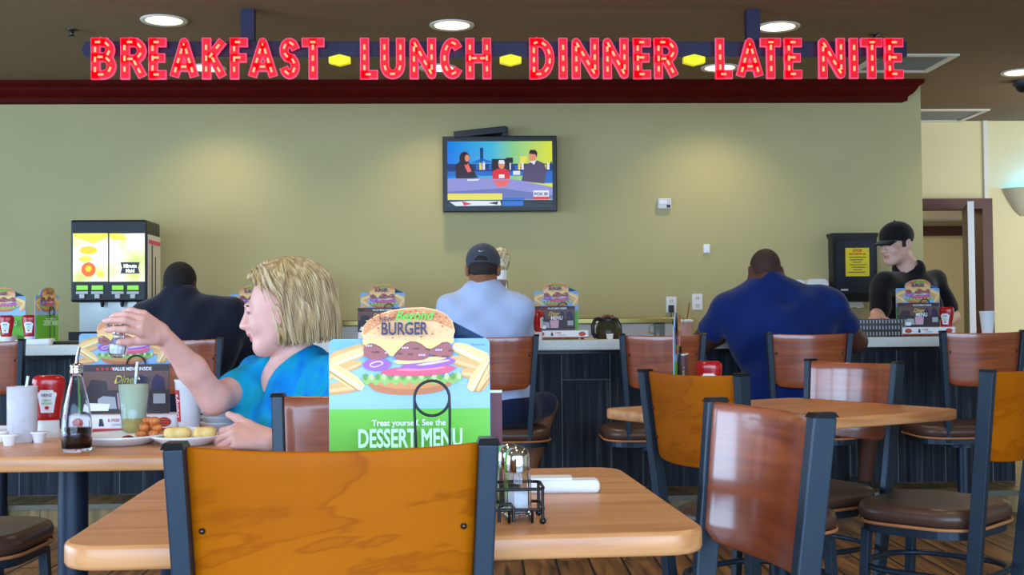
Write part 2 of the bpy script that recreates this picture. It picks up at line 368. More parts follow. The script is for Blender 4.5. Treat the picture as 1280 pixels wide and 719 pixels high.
MB().box((0, 0, .045), (BX1 - BX0 - .02, .012, .09)).build('splash_panel', 'grey_edge', bs)
MB().box((0, -.012, .112), (BX1 - BX0, .04, .04)).build('top_rail', 'brass', bs, bevel=.006)
# ---------------------------------------------------------------- chairs and stools
ZB = .89
def px_(z, z0, z1, xb, xt): return xb + (xt - xb) * (z - z0) / (z1 - z0)
def curved_panel(ztop, zbot, xat, yat, th=.014, bulge=.042, sag=.005, r=.03):
    m = MB(); nx, nz = 16, 8; G = {}
    vs = []; 
    for side in (0, 1):
        for j in range(nz + 1):
            for i in range(nx + 1):
                t = -1 + 2 * i / nx; z = zbot + (ztop - zbot) * j / nz
                if j == nz: z -= sag * (1 - t * t)
                if j == 0: z -= .012 * (1 - t * t) - (.02 * max(0, (abs(t) - .82) / .18) ** 2)
                vs.append((t * xat(z), yat(z) - bulge * (1 - t * t) * 1.0 + (th if side else 0), z))
    o = (nx + 1) * (nz + 1); I = lambda s, i, j: s * o + j * (nx + 1) + i
    fs = []
    for j in range(nz):
        for i in range(nx):
            fs.append((I(0, i, j), I(0, i + 1, j), I(0, i + 1, j + 1), I(0, i, j + 1))); fs.append((I(1, i, j), I(1, i, j + 1), I(1, i + 1, j + 1), I(1, i + 1, j)))
    for i in range(nx):
        fs.append((I(0, i, nz), I(0, i + 1, nz), I(1, i + 1, nz), I(1, i, nz))); fs.append((I(0, i, 0), I(1, i, 0), I(1, i + 1, 0), I(0, i + 1, 0)))
    for j in range(nz):
        fs.append((I(0, 0, j), I(0, 0, j + 1), I(1, 0, j + 1), I(1, 0, j))); fs.append((I(0, nx, j), I(1, nx, j), I(1, nx, j + 1), I(0, nx, j + 1)))
    m.add(vs, fs, 0, True)
    return m
def seat_parts(root, z, wd=.43, dp=.40):
    out = rrect(wd, dp, .13, 6)
    MB().prismz(out, z - .058, z, 0, bevel=.024).build('seat', 'vinyl', root)
    q = bpy.data.objects
    MB().tube([(x * .995, y * .995, z - .058) for x, y in out], .0055, 0, 6, closed=True).build('seat_piping', 'piping', root)
    MB().prismz(rrect(wd - .03, dp - .03, .12, 6), z - .09, z - .062, 0).build('seat_frame', 'slate_metal', root)
def make_chair(loc, rz, wood, label, group='dining chairs around the tables', name='dining_chair'):
    r = empty(name, loc, rz, label, 'chair', group)
    yat = lambda z: -.165 - .095 * z / ZB
    xat = lambda z: .163 + .0395 * max(0, (z - .05)) / (ZB - .05)
    seat_parts(r, .475)
    for s in (-1, 1):
        o = MB().bar((s * xat(0), yat(0), 0), (s * xat(ZB), yat(ZB), ZB), .026, .042).build('back_post', 'slate_metal', r, bevel=.003)
        MB().box((s * xat(ZB), yat(ZB), ZB + .002), (.03, .046, .008), 0, taper=.8).build('post_cap', 'black', o)
        MB().bar((s * .16, .172, 0), (s * .155, .15, .39), .028, .028).build('leg', 'slate_metal', r, bevel=.003)
    bk = curved_panel(ZB - .001, ZB - .262, lambda z: xat(z) - .012, lambda z: yat(z)).build('backrest', wood, r, bevel=.004)
    for s in (-1, 1):
        for zz in (ZB - .11, ZB - .2):
            x = s * (xat(zz) - .028); y = yat(zz) - .042 * (1 - (x / xat(zz)) ** 2)
            MB().ball((x, y + .001, zz), (.0042, .004, .0042)).build('bolt', 'screw', bk)
    ring = [(x, y - .0, .27) for x, y in rrect(.36, .40, .14, 6)]
    MB().tube(ring, .012, 0, 8, closed=True, flat=.8).build('foot_ring', 'slate_metal', r)
    return r
def seat_at(x, d): return XD(x, d, 0)
make_chair(seat_at(-.252, 1.83), heading(-.065, .998), 'amber', 'amber wooden chair with dark metal posts, nearest, its back to the viewer')
make_chair(seat_at(-.30, 2.36), heading(.03, -1), 'cherry', 'wooden chair facing us from behind the upright dessert menu card')
make_chair(seat_at(.196, 2.075), heading(-.965, -.26), 'cherry', 'glossy reddish wooden chair at the right end of the nearest table')
make_chair(seat_at(.735, 3.67), heading(.82, .57), 'amber', 'amber wooden chair at the left end of the table with the ketchup and edge-on card')
make_chair(seat_at(.995, 4.16), heading(-.85, -.53), 'cherry', 'wooden chair facing us behind the right-hand table')
make_chair(seat_at(1.32, 3.785), heading(-.72, .69), 'amber', 'amber wooden chair at the right edge with its wide brown seat in full view')
make_chair(seat_at(-1.55, 3.43), heading(1, -.02), 'amber', 'chair at the left edge of the photo with only its dark brown seat showing')
make_chair(seat_at(-.50, 3.17), heading(-.97, -.24), 'amber', 'wooden chair under the seated woman in the turquoise top')
# counter stools
SZ, ST = .50, .972
def make_stool():
    r = empty('counter_stool', (0, 0, 0), 0, '', 'stool', 'stools along the counter')
    yat = lambda z: -.205 - .05 * (z - .44) / (ST - .44)
    xat = lambda z: .165 + .0385 * (z - .44) / (ST - .44)
    seat_parts(r, SZ, .56, .46)
    for s in (-1, 1):
        o = MB().bar((s * xat(.42), yat(.42), .42), (s * xat(ST), yat(ST), ST), .026, .04).build('back_post', 'slate_metal', r, bevel=.003)
        MB().box((s * xat(ST), yat(ST), ST + .002), (.03, .044, .008), 0, taper=.8).build('post_cap', 'black', o)
    bk = curved_panel(ST - .003, ST - .262, lambda z: xat(z) - .012, yat, bulge=.035).build('backrest', 'cherry', r, bevel=.004)
    for s in (-1, 1):
        x = s * (xat(ST - .1) - .03); MB().ball((x, yat(ST - .1) - .008, ST - .1), (.006, .005, .006)).build('bolt', 'screw', bk)
    MB().lathe([(.10, SZ - .12), (.10, SZ - .09)], (0, 0, 0), 0, 16).build('swivel_plate', 'navy_metal', r)
    MB().lathe([(.036, .012), (.036, SZ - .115)], (0, 0, 0), 0, 20).build('pedestal', 'navy_metal', r)
    MB().lathe([(.17, 0), (.17, .01), (.12, .025), (.04, .035)], (0, 0, 0), 0, 28).build('base', 'navy_metal', r)
    return r
stool = make_stool()
SL = [(-24, 'stool at the left edge of the photo beside the red bottle on the counter'), (224, 'stool under the man in the dark suit'), (619, 'stool under the man in the white shirt and grey cap'),
      (828, 'empty stool between the white-shirted man and the blue-shirted man'), (1011, 'stool under the man in the navy blue shirt'), (1228, 'empty stool at the right end of the counter')]
SPOS = {}
for i, (u, lab) in enumerate(SL):
    p = P(u, 400, 5.95); p.z = 0; p.y += .25
    SPOS[u] = p
    if i == 0: stool.location = p; stool['label'] = 'wooden-backed ' + lab
    else: dup(stool, p, 0, 'wooden-backed ' + lab)
# ---------------------------------------------------------------- tables
TZ = .75
def make_table(c, rz, label, wd=.9, dp=.755, py=0.0):
    r = empty('dining_table', c, rz, label, 'table', 'dining tables')
    MB().prismz(rrect(wd, dp, .06, 6), TZ - .034, TZ, 0, bevel=.006).build('tabletop', 'table', r)
    MB().lathe([(.037, .03), (.037, TZ - .06)], (0, py, 0), n=20).build('pedestal', 'navy_metal', r)
    MB().box((0, py, TZ - .048), (.3, .3, .026)).build('mounting_plate', 'navy_metal', r)
    b = MB()
    b.bar((-.22, py, .02), (.22, py, .02), .05, .03, 0, (0, 0, 1)).bar((0, py - .22, .02), (0, py + .22, .02), .05, .03, 0, (0, 0, 1)); b.lathe([(.06, .0), (.06, .04), (.04, .06)], (0, py, 0))
    b.build('cross_base', 'navy_metal', r)
    return r
make_table(XD(-.204, 2.035), math.radians(2.7), 'wood laminate table nearest the viewer, holding the dessert menu card', py=.06)
make_table(XD(-1.13, 3.09), 0.0, 'wood laminate table at the left with the plates of food')
make_table(XD(.872, 3.96), math.atan2(.44, .733) - YAW, 'wood laminate table at the right, turned cornerwise')
# ---------------------------------------------------------------- illuminated sign
EM = lambda n, c, e: mat(n, c, .5, emit=e, ec=c)
M['sign_red'] = EM('sign_red', (204, 4, 26), .85); M['sign_rim'] = EM('sign_rim', (226, 74, 112), .7); M['sign_lit'] = EM('sign_lit', (255, 150, 104), 1.25)
M['sign_yellow'] = EM('sign_yellow', (236, 226, 20), .55); M['sign_bar'] = mat('sign_bar', (40, 36, 68), .4)
def arc(cx, cz, rx, rz, a0, a1, n=10): return [(cx + rx * math.cos(math.radians(a0 + (a1 - a0) * i / n)), cz + rz * math.sin(math.radians(a0 + (a1 - a0) * i / n))) for i in range(n + 1)]
GL = {
 'B': [[(0, 0), (0, 1), (.5, 1)] + arc(.5, .77, .42, .23, 90, -90) + [(0, .54)], [(.5, .54)] + arc(.5, .27, .5, .27, 90, -90) + [(0, 0)]],
 'R': [[(0, 0), (0, 1), (.5, 1)] + arc(.5, .74, .5, .26, 90, -90) + [(0, .48)], [(.5, .48), (1, 0)]],
 'E': [[(1, 1), (0, 1), (0, 0), (1, 0)], [(0, .52), (.85, .52)]],
 'A': [[(0, 0), (.5, 1), (1, 0)], [(.2, .24), (.8, .24)]],
 'K': [[(0, 0), (0, 1)], [(1, 1), (.08, .45)], [(.3, .6), (1, 0)]],
 'F': [[(1, 1), (0, 1), (0, 0)], [(0, .52), (.85, .52)]],
 'S': [arc(.5, .76, .5, .24, 20, 270) + arc(.5, .26, .5, .26, 90, -160)],
 'T': [[(0, 1), (1, 1)], [(.5, 1), (.5, 0)]],
 'L': [[(0, 1), (0, 0), (1, 0)]],
 'U': [[(0, 1), (0, .3)] + arc(.5, .3, .5, .3, 180, 360) + [(1, 1)]],
 'N': [[(0, 0), (0, 1), (1, 0), (1, 1)]],
 'C': [[(1, .86)] + arc(.62, .5, .62, .5, 70, 290, 14) + [(1, .14)]],
 'H': [[(0, 0), (0, 1)], [(1, 0), (1, 1)], [(0, .5), (1, .5)]],
 'D': [[(0, 0), (0, 1), (.35, 1)] + arc(.35, .5, .65, .5, 90, -90, 12) + [(0, 0)]],
 'I': [[(0, 0), (0, 1)]]}
GY = 6.2
LET = [('B', 114, 143), ('R', 151, 181), ('E', 186, 206), ('A', 213, 246), ('K', 253, 281), ('F', 288, 308), ('A', 311, 345), ('S', 350, 373), ('T', 378, 404),
       ('L', 451, 471), ('U', 476, 505), ('N', 513, 544), ('C', 551, 576), ('H', 583, 613), ('D', 663, 692), ('I', 699, 709), ('N', 716, 748), ('N', 755, 785), ('E', 793, 813), ('R', 819, 847),
       ('L', 896, 915), ('A', 922, 953), ('T', 952, 976), ('E', 982, 1002), ('N', 1025, 1056), ('I', 1062, 1074), ('T', 1078, 1103), ('E', 1108, 1129)]
zt_, zb_ = PY(640, 48, GY).z, PY(640, 97, GY).z
sg = empty('illuminated_sign', (0, GY, zt_), 0, 'red lit letters reading BREAKFAST LUNCH DINNER LATE NITE hung from the ceiling', 'sign')
def ribbon(mb, pts, hw, y0, y1, m):
    for i in range(len(pts) - 1):
        a = Vector((pts[i][0], 0, pts[i][1])); b = Vector((pts[i + 1][0], 0, pts[i + 1][1])); d = (b - a)
        if d.length < 1e-6: continue
        d.normalize(); n = Vector((-d.z, 0, d.x)) * hw
        def ext(k, s):      # square corners at right angles, flat feet on slanted strokes, round joints on curves
            if 0 < k < len(pts) - 1:
                u = Vector((pts[k][0] - pts[k - 1][0], pts[k][1] - pts[k - 1][1])).normalized(); v = Vector((pts[k + 1][0] - pts[k][0], pts[k + 1][1] - pts[k][1])).normalized()
                if abs(u.dot(v)) < .35: return hw
                if s: mb.prism([(pts[k][0] + hw * math.cos(q * PI / 5), pts[k][1] + hw * math.sin(q * PI / 5)) for q in range(10)], y0 + .0003, y1, m)
                return 0
            return hw if min(abs(d.x), abs(d.z)) < .05 else hw * .45
        e0, e1 = d * ext(i, False), d * ext(i + 1, True)
        q = [a - e0 + n, a - e0 - n, b + e1 - n, b + e1 + n]; mb.prism([(p.x, p.z) for p in q], y0, y1, m)
def letter(ch, xa, xb, z0, z1):
    mb = MB(); hw = .0185; w = max(0, xb - xa - 2 * hw); h = z1 - z0 - 2 * hw
    for st in GL[ch]:
        pts = [(xa + hw + (x * w if ch != 'I' else w / 2), z0 + hw + z * h) for x, z in st]
        ribbon(mb, pts, hw, .004, .022, 0); ribbon(mb, pts, hw + .005, .008, .026, 1)
        # lamps seen as bright dashes along each stroke
        L = [0]
        for i in range(len(pts) - 1): L.append(L[-1] + math.dist(pts[i], pts[i + 1]))
        def at(s):
            for i in range(len(pts) - 1):
                if s <= L[i + 1] or i == len(pts) - 2:
                    t = (s - L[i]) / max(1e-6, L[i + 1] - L[i]); return (pts[i][0] + (pts[i + 1][0] - pts[i][0]) * t, pts[i][1] + (pts[i + 1][1] - pts[i][1]) * t)
        n = max(1, round(L[-1] / .052)); stp = L[-1] / n
        for k in range(n):
            c = (k + .5) * stp; a, b = at(max(0, c - .013)), at(min(L[-1], c + .013))
            mb.tube([(a[0], .003, a[1]), (b[0], .003, b[1])], .0062, 2, 6)
    return mb
for ch, u0, u1 in LET:
    xa, xb = PY(u0, 72, GY).x, PY(u1, 72, GY).x
    letter(ch, xa, xb, zb_ - zt_, 0.0).build('letter', ['sign_red', 'sign_rim', 'sign_lit'], sg)
bz0, bz1 = PY(640, 67, GY).z - zt_, PY(640, 48, GY).z - zt_
bxa, bxb = PY(100, 55, GY).x, PY(1140, 58, GY).x
bm = MB().box(((bxa + bxb) / 2, .105, (bz0 + bz1) / 2), (bxb - bxa, .07, bz1 - bz0)); bm.build('mounting_bar', 'sign_bar', sg, bevel=.002)
MB().prism([(bxa, bz1), (bxa, bz0), (bxa - .02, (bz0 + bz1) / 2)], .085, .125).build('bar_end', 'sign_bar', sg)
for u0, u1, v in ((297, 314, 20), (938, 955, 20)):
    xa, xb = PY(u0, v, GY).x, PY(u1, v, GY).x
    MB().box(((xa + xb) / 2, .11, (bz1 + CEIL - zt_) / 2), (xb - xa, .06, CEIL - zt_ - bz1)).build('hanger', 'sign_bar', sg)
for u0, u1 in ((410, 437), (625, 652), (856, 883)):
    xa, xb = PY(u0, 72, GY).x, PY(u1, 72, GY).x; zc = PY(640, 73, GY).z - zt_; h = .029; c = (xa + xb) / 2; q = (xb - xa) / 2
    MB().prism([(c - q, zc - h * .5), (c, zc - h), (c + q, zc - h * .5), (c + q, zc + h * .5), (c, zc + h), (c - q, zc + h * .5)], .03, .068).build('hexagon_badge', 'sign_yellow', sg)
# ---------------------------------------------------------------- ceiling fixtures
M['lamp_on'] = EM('lamp_on', (255, 238, 190), 2.6); M['trim_white'] = mat('trim_white', (214, 208, 190), .5)
LABL = ['round recessed ceiling light above the letters B R E', 'round recessed ceiling light above the letters LUNCH', 'round recessed ceiling light above LATE, beside the right sign hanger',
        'small far ceiling light seen through the letters of BREAKFAST', 'small far ceiling light seen through the letters of LUNCH', 'small far ceiling light left of LATE behind the sign', 'round ceiling light at the right edge near the dark dome']
LPOS = [(205, 25), (565, 31), (972, 33), (262, 88), (548, 90), (893, 91), (1275, 90)]
for (u, v), lab in zip(LPOS, LABL):
    p = PZ(u, v, CEIL)
    if v > 85 and u < 1000: p.y = min(p.y, 7.75)
    r = empty('ceiling_light', p, 0, lab, 'ceiling light', 'recessed ceiling lights')
    MB().lathe([(.095, -.004), (.12, -.010), (.125, -.004), (.125, 0)], n=32, cap0=False, cap1=False).build('trim_ring', 'trim_white', r)
    MB().lathe([(.0, -.005), (.098, -.005)], n=32, cap0=False, cap1=False).build('lens', 'lamp_on', r)
    l = bpy.data.lights.new('downlight', 'SPOT'); l.energy = 34 if v > 85 else 28; l.color = (1.0, .84, .58); l.spot_size = math.radians(125); l.spot_blend = .8; l.shadow_soft_size = .09
    o = bpy.data.objects.new('downlight', l); COL.objects.link(o); o.parent = r; o.location = (0, 0, -.03)
for x in (-1.9, -.1, 1.7):                           # the same downlights go on over the tables, above the frame
    for y in (4.9, 3.1, 1.3):
        l = bpy.data.lights.new('downlight', 'SPOT'); l.energy = 30; l.color = (1.0, .80, .52); l.spot_size = math.radians(125); l.spot_blend = .8; l.shadow_soft_size = .09
        o = bpy.data.objects.new('downlight', l); COL.objects.link(o); o.location = (x, y, CEIL - .03)
M['screw_grey'] = mat('grille_grey', (132, 128, 118), .6)
def vent(u0, v0, u1, v1, label):
    a, b = PZ(u0, v0, CEIL), PZ(u1, v1, CEIL)     # near right, far left corners
    r = empty('ceiling_vent', ((a.x + b.x) / 2, (a.y + b.y) / 2, CEIL), 0, label, 'vent', 'ceiling vents'); wx, wy = abs(a.x - b.x), abs(a.y - b.y)
    f = MB(); t = .045
    f.box((0, wy / 2 - t / 2, -.006), (wx, t, .014)).box((0, -wy / 2 + t / 2, -.006), (wx, t, .014)).box((wx / 2 - t / 2, 0, -.006), (t, wy - 2 * t, .014)).box((-wx / 2 + t / 2, 0, -.006), (t, wy - 2 * t, .014))
    f.build('frame', 'trim_white', r, bevel=.002)
    g = MB(); n = 14
    for k in range(n): y = -wy / 2 + t + (wy - 2 * t) * (k + .5) / n; g.box((0, y, -.003), (wx - 2 * t, .012, .006))
    g.build('grille', 'screw_grey', r)
    MB().box((0, 0, -.0005), (wx - 2 * t, wy - 2 * t, .001)).build('backing', 'darkgrey', r)
vent(1200, 67, 1062, 89, 'square ceiling vent partly behind the last letters of the sign')
vent(1238, 136, 1112, 151, 'ceiling vent beyond the end of the green wall')
for (u, v), lab in (((1093, 43), 'small sprinkler head on the ceiling above the last letters'), ((90, 37), 'small sprinkler head on the ceiling at upper left')):
    p = PZ(u, v, CEIL); r = empty('sprinkler_head', p, 0, lab, 'sprinkler', 'ceiling sprinklers')
    MB().lathe([(.03, 0), (.03, -.006), (.012, -.01), (.01, -.03)], n=14).build('escutcheon', 'screw', r)
    MB().lathe([(.006, -.03), (.022, -.038), (.022, -.04)], n=14).build('deflector', 'black', r)
p = PZ(1279, 101, CEIL); r = empty('dome_camera', p, 0, 'dark dome security camera on the ceiling at the right edge', 'camera')
MB().lathe([(.07, 0), (.07, -.035), (.06, -.04)], n=24).build('housing', 'darkgrey', r); MB().lathe([(.055, -.04), (.045, -.065), (.025, -.08), (.005, -.085)], n=24).build('dome', 'black', r)
# ---------------------------------------------------------------- wall sconce with a bluish glow
sp = PY(1276, 270, FRY); sz = PY(1276, 236, FRY).z
r = empty('wall_sconce', (sp.x + .12, FRY, sp.z), 0, 'beige half-bowl wall sconce at the right edge of the yellow wall', 'wall lamp'); h = sz - sp.z
rings = []
for t in [0, .15, .35, .6, .85, 1.0]:
    rx = .13 + .15 * t ** .7; ry = .05 + .12 * t ** .7
    rings.append([(rx * math.cos(PI + PI * i / 16), ry * math.sin(PI + PI * i / 16), h * t) for i in range(17)])
MB().ring_loft(rings, 0, True, closed=False, cap0=True, cap1=False).build('bowl', mat('sconce_beige', (200, 190, 160), .6), r)
l = bpy.data.lights.new('sconce_light', 'POINT'); l.energy = 7; l.color = (.02, .32, 1); l.shadow_soft_size = .05
o = bpy.data.objects.new('sconce_light', l); COL.objects.link(o); o.parent = r; o.location = (0, -.08, h * .8)
# ---------------------------------------------------------------- television
def tvsky():
    m, nt, b = new_mat('screen_sky'); N = nt.nodes; L = nt.links; tc = N.new('ShaderNodeTexCoord'); sp = N.new('ShaderNodeSeparateXYZ'); L.new(tc.outputs['Object'], sp.inputs[0])
    mr = N.new('ShaderNodeMapRange'); mr.inputs[1].default_value = -.36; mr.inputs[2].default_value = .36; L.new(sp.outputs[0], mr.inputs[0])
    r = N.new('ShaderNodeValToRGB'); e = r.color_ramp.elements; e[0].color = rgb(0, 130, 240); e[1].color = rgb(226, 236, 60); e.new(.42).color = rgb(70, 190, 235); e.new(.62).color = rgb(140, 214, 150)
    L.new(mr.outputs[0], r.inputs[0]); L.new(r.outputs[0], b.inputs['Emission Color']); b.inputs['Emission Strength'].default_value = .9; b.inputs['Base Color'].default_value = (0, 0, 0, 1); b.inputs['Roughness'].default_value = .15
    return m
def scr(n, c): 
    return mat('screen_' + n, (4, 4, 4), .2, emit=.9, ec=c)
D_TV = PY(625, 217, 8.12)
tv = empty('television', (D_TV.x, 8.12, PY(625, 217, 8.12).z), 0, 'flat wall television showing three people at a news desk', 'television')
TW, TH = (PY(697, 217, 8.12).x - PY(554, 217, 8.12).x), (PY(625, 170, 8.12).z - PY(625, 265, 8.12).z)
MB().box((0, .03, 0), (TW, .05, TH)).build('casing', 'black', tv, bevel=.006)
MB().box((.0, .09, .02), (.3, .08, .25)).build('wall_mount', 'black', tv)
sx0, sx1, sz0, sz1 = -TW / 2 + .032, TW / 2 - .032, -TH / 2 + .035, TH / 2 - .038
def U(x, y): return (sx0 + (x - 80) / 520 * (sx1 - sx0), sz1 - (y - 150) / 325 * (sz1 - sz0))
scm = [tvsky(), scr('navy', (20, 60, 130)), scr('desk', (150, 150, 220)), scr('dark', (40, 34, 44)), scr('skin', (230, 150, 110)), scr('red', (226, 40, 50)), scr('purple', (86, 76, 110)), scr('white', (235, 240, 250)), scr('yellow', (240, 230, 90)), scr('blue', (40, 110, 210)), scr('black', (14, 14, 20)), scr('bluegrey', (110, 120, 190)), scr('pink', (240, 110, 110))]
s = MB(); pq = lambda pts, k, m: s.poly([U(*q) for q in pts], .0046 - .0003 * k, m)
R_ = lambda a, b, c, d: [(a, b), (c, b), (c, d), (a, d)]
pq(R_(80, 150, 600, 475), 0, 0); pq(R_(80, 262, 600, 320), 1, 1); 
for k in range(26): x = 190 + 16 * k; hgt = 14 + (k * 37 % 30); pq(R_(x, 292 - hgt, min(x + 12, 598), 292), 2, [7, 8, 9, 1][k * 7 % 4])
pq(R_(242, 182, 258, 270), 2, 1); pq([(190, 258), (250, 235), (330, 258)], 2, 9); pq(R_(370, 232, 405, 260), 2, 3); pq(R_(440, 225, 475, 262), 2, 8)
pq(R_(80, 300, 600, 322), 3, 9); pq(R_(405, 298, 440, 318), 4, 7); pq(R_(300, 238, 388, 320), 3, 3)
pq([(80, 335), (250, 330), (420, 342), (600, 380), (600, 440), (80, 440)], 5, 2); pq([(80, 400), (350, 385), (600, 420), (600, 440), (80, 440)], 6, 11)
pq([(122, 335), (118, 270), (140, 250), (160, 245), (185, 255), (205, 275), (222, 322), (236, 330), (205, 334)], 6, 3)
pq(arcp := [(165 + 26 * math.cos(t * PI / 8), 235 + 34 * math.sin(t * PI / 8)) for t in range(16)], 7, 3); pq([(178 + 12 * math.cos(t * PI / 6), 234 + 18 * math.sin(t * PI / 6)) for t in range(12)], 8, 4); pq([(160, 262), (182, 258), (200, 300), (180, 305)], 7, 12)
pq([(302, 338), (306, 298), (330, 286), (365, 286), (386, 298), (389, 338)], 7, 5); pq([(348 + 16 * math.cos(t * PI / 6), 268 + 20 * math.sin(t * PI / 6)) for t in range(12)], 8, 4); pq([(332, 262), (336, 244), (360, 244), (365, 262)], 9, 7); pq(R_(334, 316, 362, 334), 9, 7)
pq([(446, 348), (462, 275), (488, 258), (525, 246), (560, 262), (572, 300), (560, 362), (500, 356)], 7, 6); pq([(502 + 20 * math.cos(t * PI / 6), 226 + 28 * math.sin(t * PI / 6)) for t in range(12)], 8, 4); pq([(484, 212), (490, 194), (515, 193), (526, 206), (524, 232), (516, 216)], 9, 3); pq([(488, 252), (520, 246), (510, 268)], 9, 7)
pq(R_(560, 322, 600, 360), 6, 9); pq([(175, 340), (240, 338), (230, 346), (180, 347)], 9, 7); pq([(300, 342), (390, 342), (370, 375), (330, 380)], 7, 12)
pq(R_(80, 410, 350, 441), 9, 8); pq(R_(350, 408, 505, 441), 9, 11); pq(R_(350, 431, 460, 445), 10, 9); pq(R_(505, 396, 582, 427), 10, 7); pq(R_(505, 428, 582, 441), 10, 5)
pq(R_(80, 443, 600, 475), 10, 10); pq([(90, 452), (200, 446), (340, 448), (345, 470), (120, 472)], 11, 7); pq([(150, 448), (200, 462), (160, 470)], 12, 5); pq([(280, 458), (330, 450), (325, 466)], 12, 10); pq(R_(350, 448, 455, 472), 11, 9)
a = U(543, 421); s.text('FOX 30', .028, a[0], a[1], .0046 - .0042, 1, sx=1.0, bold=.0012)
s.build('screen', scm, tv)
b0 = PY(600, 164, 8.16)
T = Matrix.Rotation(math.radians(-6), 4, 'Y')
cb = empty('set_top_box', (b0.x, 8.17, b0.z - .012), 0, 'slim black box tilted above the television', 'media box')
MB().box((0, 0, .0), (.36, .12, .045), 0, T).build('casing', 'black', cb, bevel=.003); MB().prism([(.12, -.07), (.2, -.07), (.19, .04), (.17, .03)], -.03, .07).build('bracket', 'black', cb)
# ---------------------------------------------------------------- small wall fittings
def fitting(name, u, v, wpx, hpx, label, cat, fn, dz=.0):
    p = PY(u, v, WALL_Y); s_ = 1 / 181.5; r = empty(name, (p.x, WALL_Y, p.z), 0, label, cat); fn(r, wpx * s_, hpx * s_); return r
def thermo(r, w_, h_):
    MB().box((0, -.014, 0), (w_, .028, h_)).build('body', 'grey_edge', r, bevel=.004); MB().box((-.01, -.029, .012), (w_ * .55, .003, h_ * .35)).build('display', 'white', r); MB().box((w_ * .28, -.029, -h_ * .25), (w_ * .28, .003, h_ * .3)).build('button_panel', 'darkgrey', r)
fitting('thermostat', 830, 255, 17, 13, 'small grey thermostat on the green wall right of the television', 'thermostat', thermo)
def cover(r, w_, h_): MB().box((0, -.008, 0), (w_, .016, h_)).build('plate', 'white', r, bevel=.003); MB().box((0, -.018, 0), (w_ * .4, .006, h_ * .5)).build('rocker', 'paper', r)
fitting('light_switch', 883, 311, 8, 11, 'small white switch alone on the green wall', 'switch', cover)
def outlet(r, w_, h_):
    MB().box((0, -.004, 0), (w_, .008, h_)).build('plate', 'white', r, bevel=.002)
    for s in (-1, 1):
        k = MB().lathe([(.016, 0), (.016, .004)], n=16, T=Matrix.Translation((0, -.008, s * .026)) @ Matrix.Rotation(PI / 2, 4, 'X')).build('socket', 'cream', r)
        MB().box((-.006, -.0125, s * .026), (.003, .002, .009)).box((.006, -.0125, s * .026), (.003, .002, .009)).build('slot', 'black', k)
fitting('wall_outlet', 839, 381, 13, 20, 'wall outlet with a black charger plugged in, low on the green wall', 'outlet', outlet)['group'] = 'wall outlets'
fitting('wall_outlet', 871.5, 377.5, 13, 20, 'wall outlet with nothing plugged in, nearest the blue-shirted man', 'outlet', outlet)['group'] = 'wall outlets'
p = PY(839, 386, WALL_Y - .03); r = empty('plug_charger', (p.x, WALL_Y - .03, p.z), 0, 'black charger plugged into the left wall outlet with its cord hanging', 'charger')
MB().box((0, 0, 0), (.036, .032, .05)).build('body', 'black', r, bevel=.004); MB().tube([(0, 0, -.02), (0, -.004, -.06), (.004, -.02, -.09), (.004, -.05, -.11)], .003).build('cord', 'black', r)
# towel dispenser
p = PY(1063, 335, WALL_Y); k_ = 1 / 181.5
r = empty('towel_dispenser', (p.x, WALL_Y, p.z), 0, 'black paper towel dispenser with a yellow notice on its front', 'dispenser')
body = [(-28, -36), (-20, -43), (20, -43), (28, -36), (28, 36), (30, 40), (30, 43), (-30, 43), (-30, 40), (-28, 36)]
MB().prism([(x * k_, z * k_) for x, z in body], -.1, 0).build('housing', 'black', r, bevel=.008)
MB().prism([(x * k_, z * k_) for x, z in rrect(46, 66, 5, 4)], -.112, -.09).build('front_cover', mat('dispenser_navy', (30, 36, 48), .3), r, bevel=.004)
nt_ = MB().box((.012, -.115, .035), (.165, .003, .195), 0)
nt_.text('STOP', .026, .012, .105, -.1172, 1, bold=.001).text('READ BEFORE USE', .014, .012, .086, -.1172, 1, bold=.0006)
for q in range(7): nt_.box((.012 + .008 * math.sin(q * 5), -.1172, .068 - q * .017), (.12 - .03 * (q % 3), .0008, .0045), 2)
nt_.build('yellow_notice', [mat('notice_yellow', (238, 214, 40), .6), 'red', 'navy_ink'], r)
MB().box((-.08, -.1135, -.155), (.05, .002, .012)).build('badge', 'grey_edge', r)
MB().prism([(-.07, -.27), (-.055, -.235), (.055, -.235), (.07, -.275), (.03, -.283), (0, -.272), (-.03, -.284)], -.07, -.06).build('paper_towel', 'cream', r)
for u, v, lab in ((991, 354, 'small white rounded wall dispenser farther from the towel dispenser'), (1017, 353, 'larger white rounded wall dispenser just left of the towel dispenser')):
    p = PY(u, v, WALL_Y); r = empty('soap_dispenser', (p.x, WALL_Y, p.z - .13), 0, lab, 'dispenser', 'white wall dispensers'); w_ = .075 if u > 1000 else .06
    MB().prism([(x, z) for x, z in rrect(w_ * 2, .3, .035, 5)], -.1, 0).build('body', 'white', r, bevel=.012)
    MB().prism([(x, z - .17) for x, z in rrect(w_ * 1.2, .06, .02, 5)], -.09, -.01).build('push_lever', 'grey_edge', r, bevel=.006)
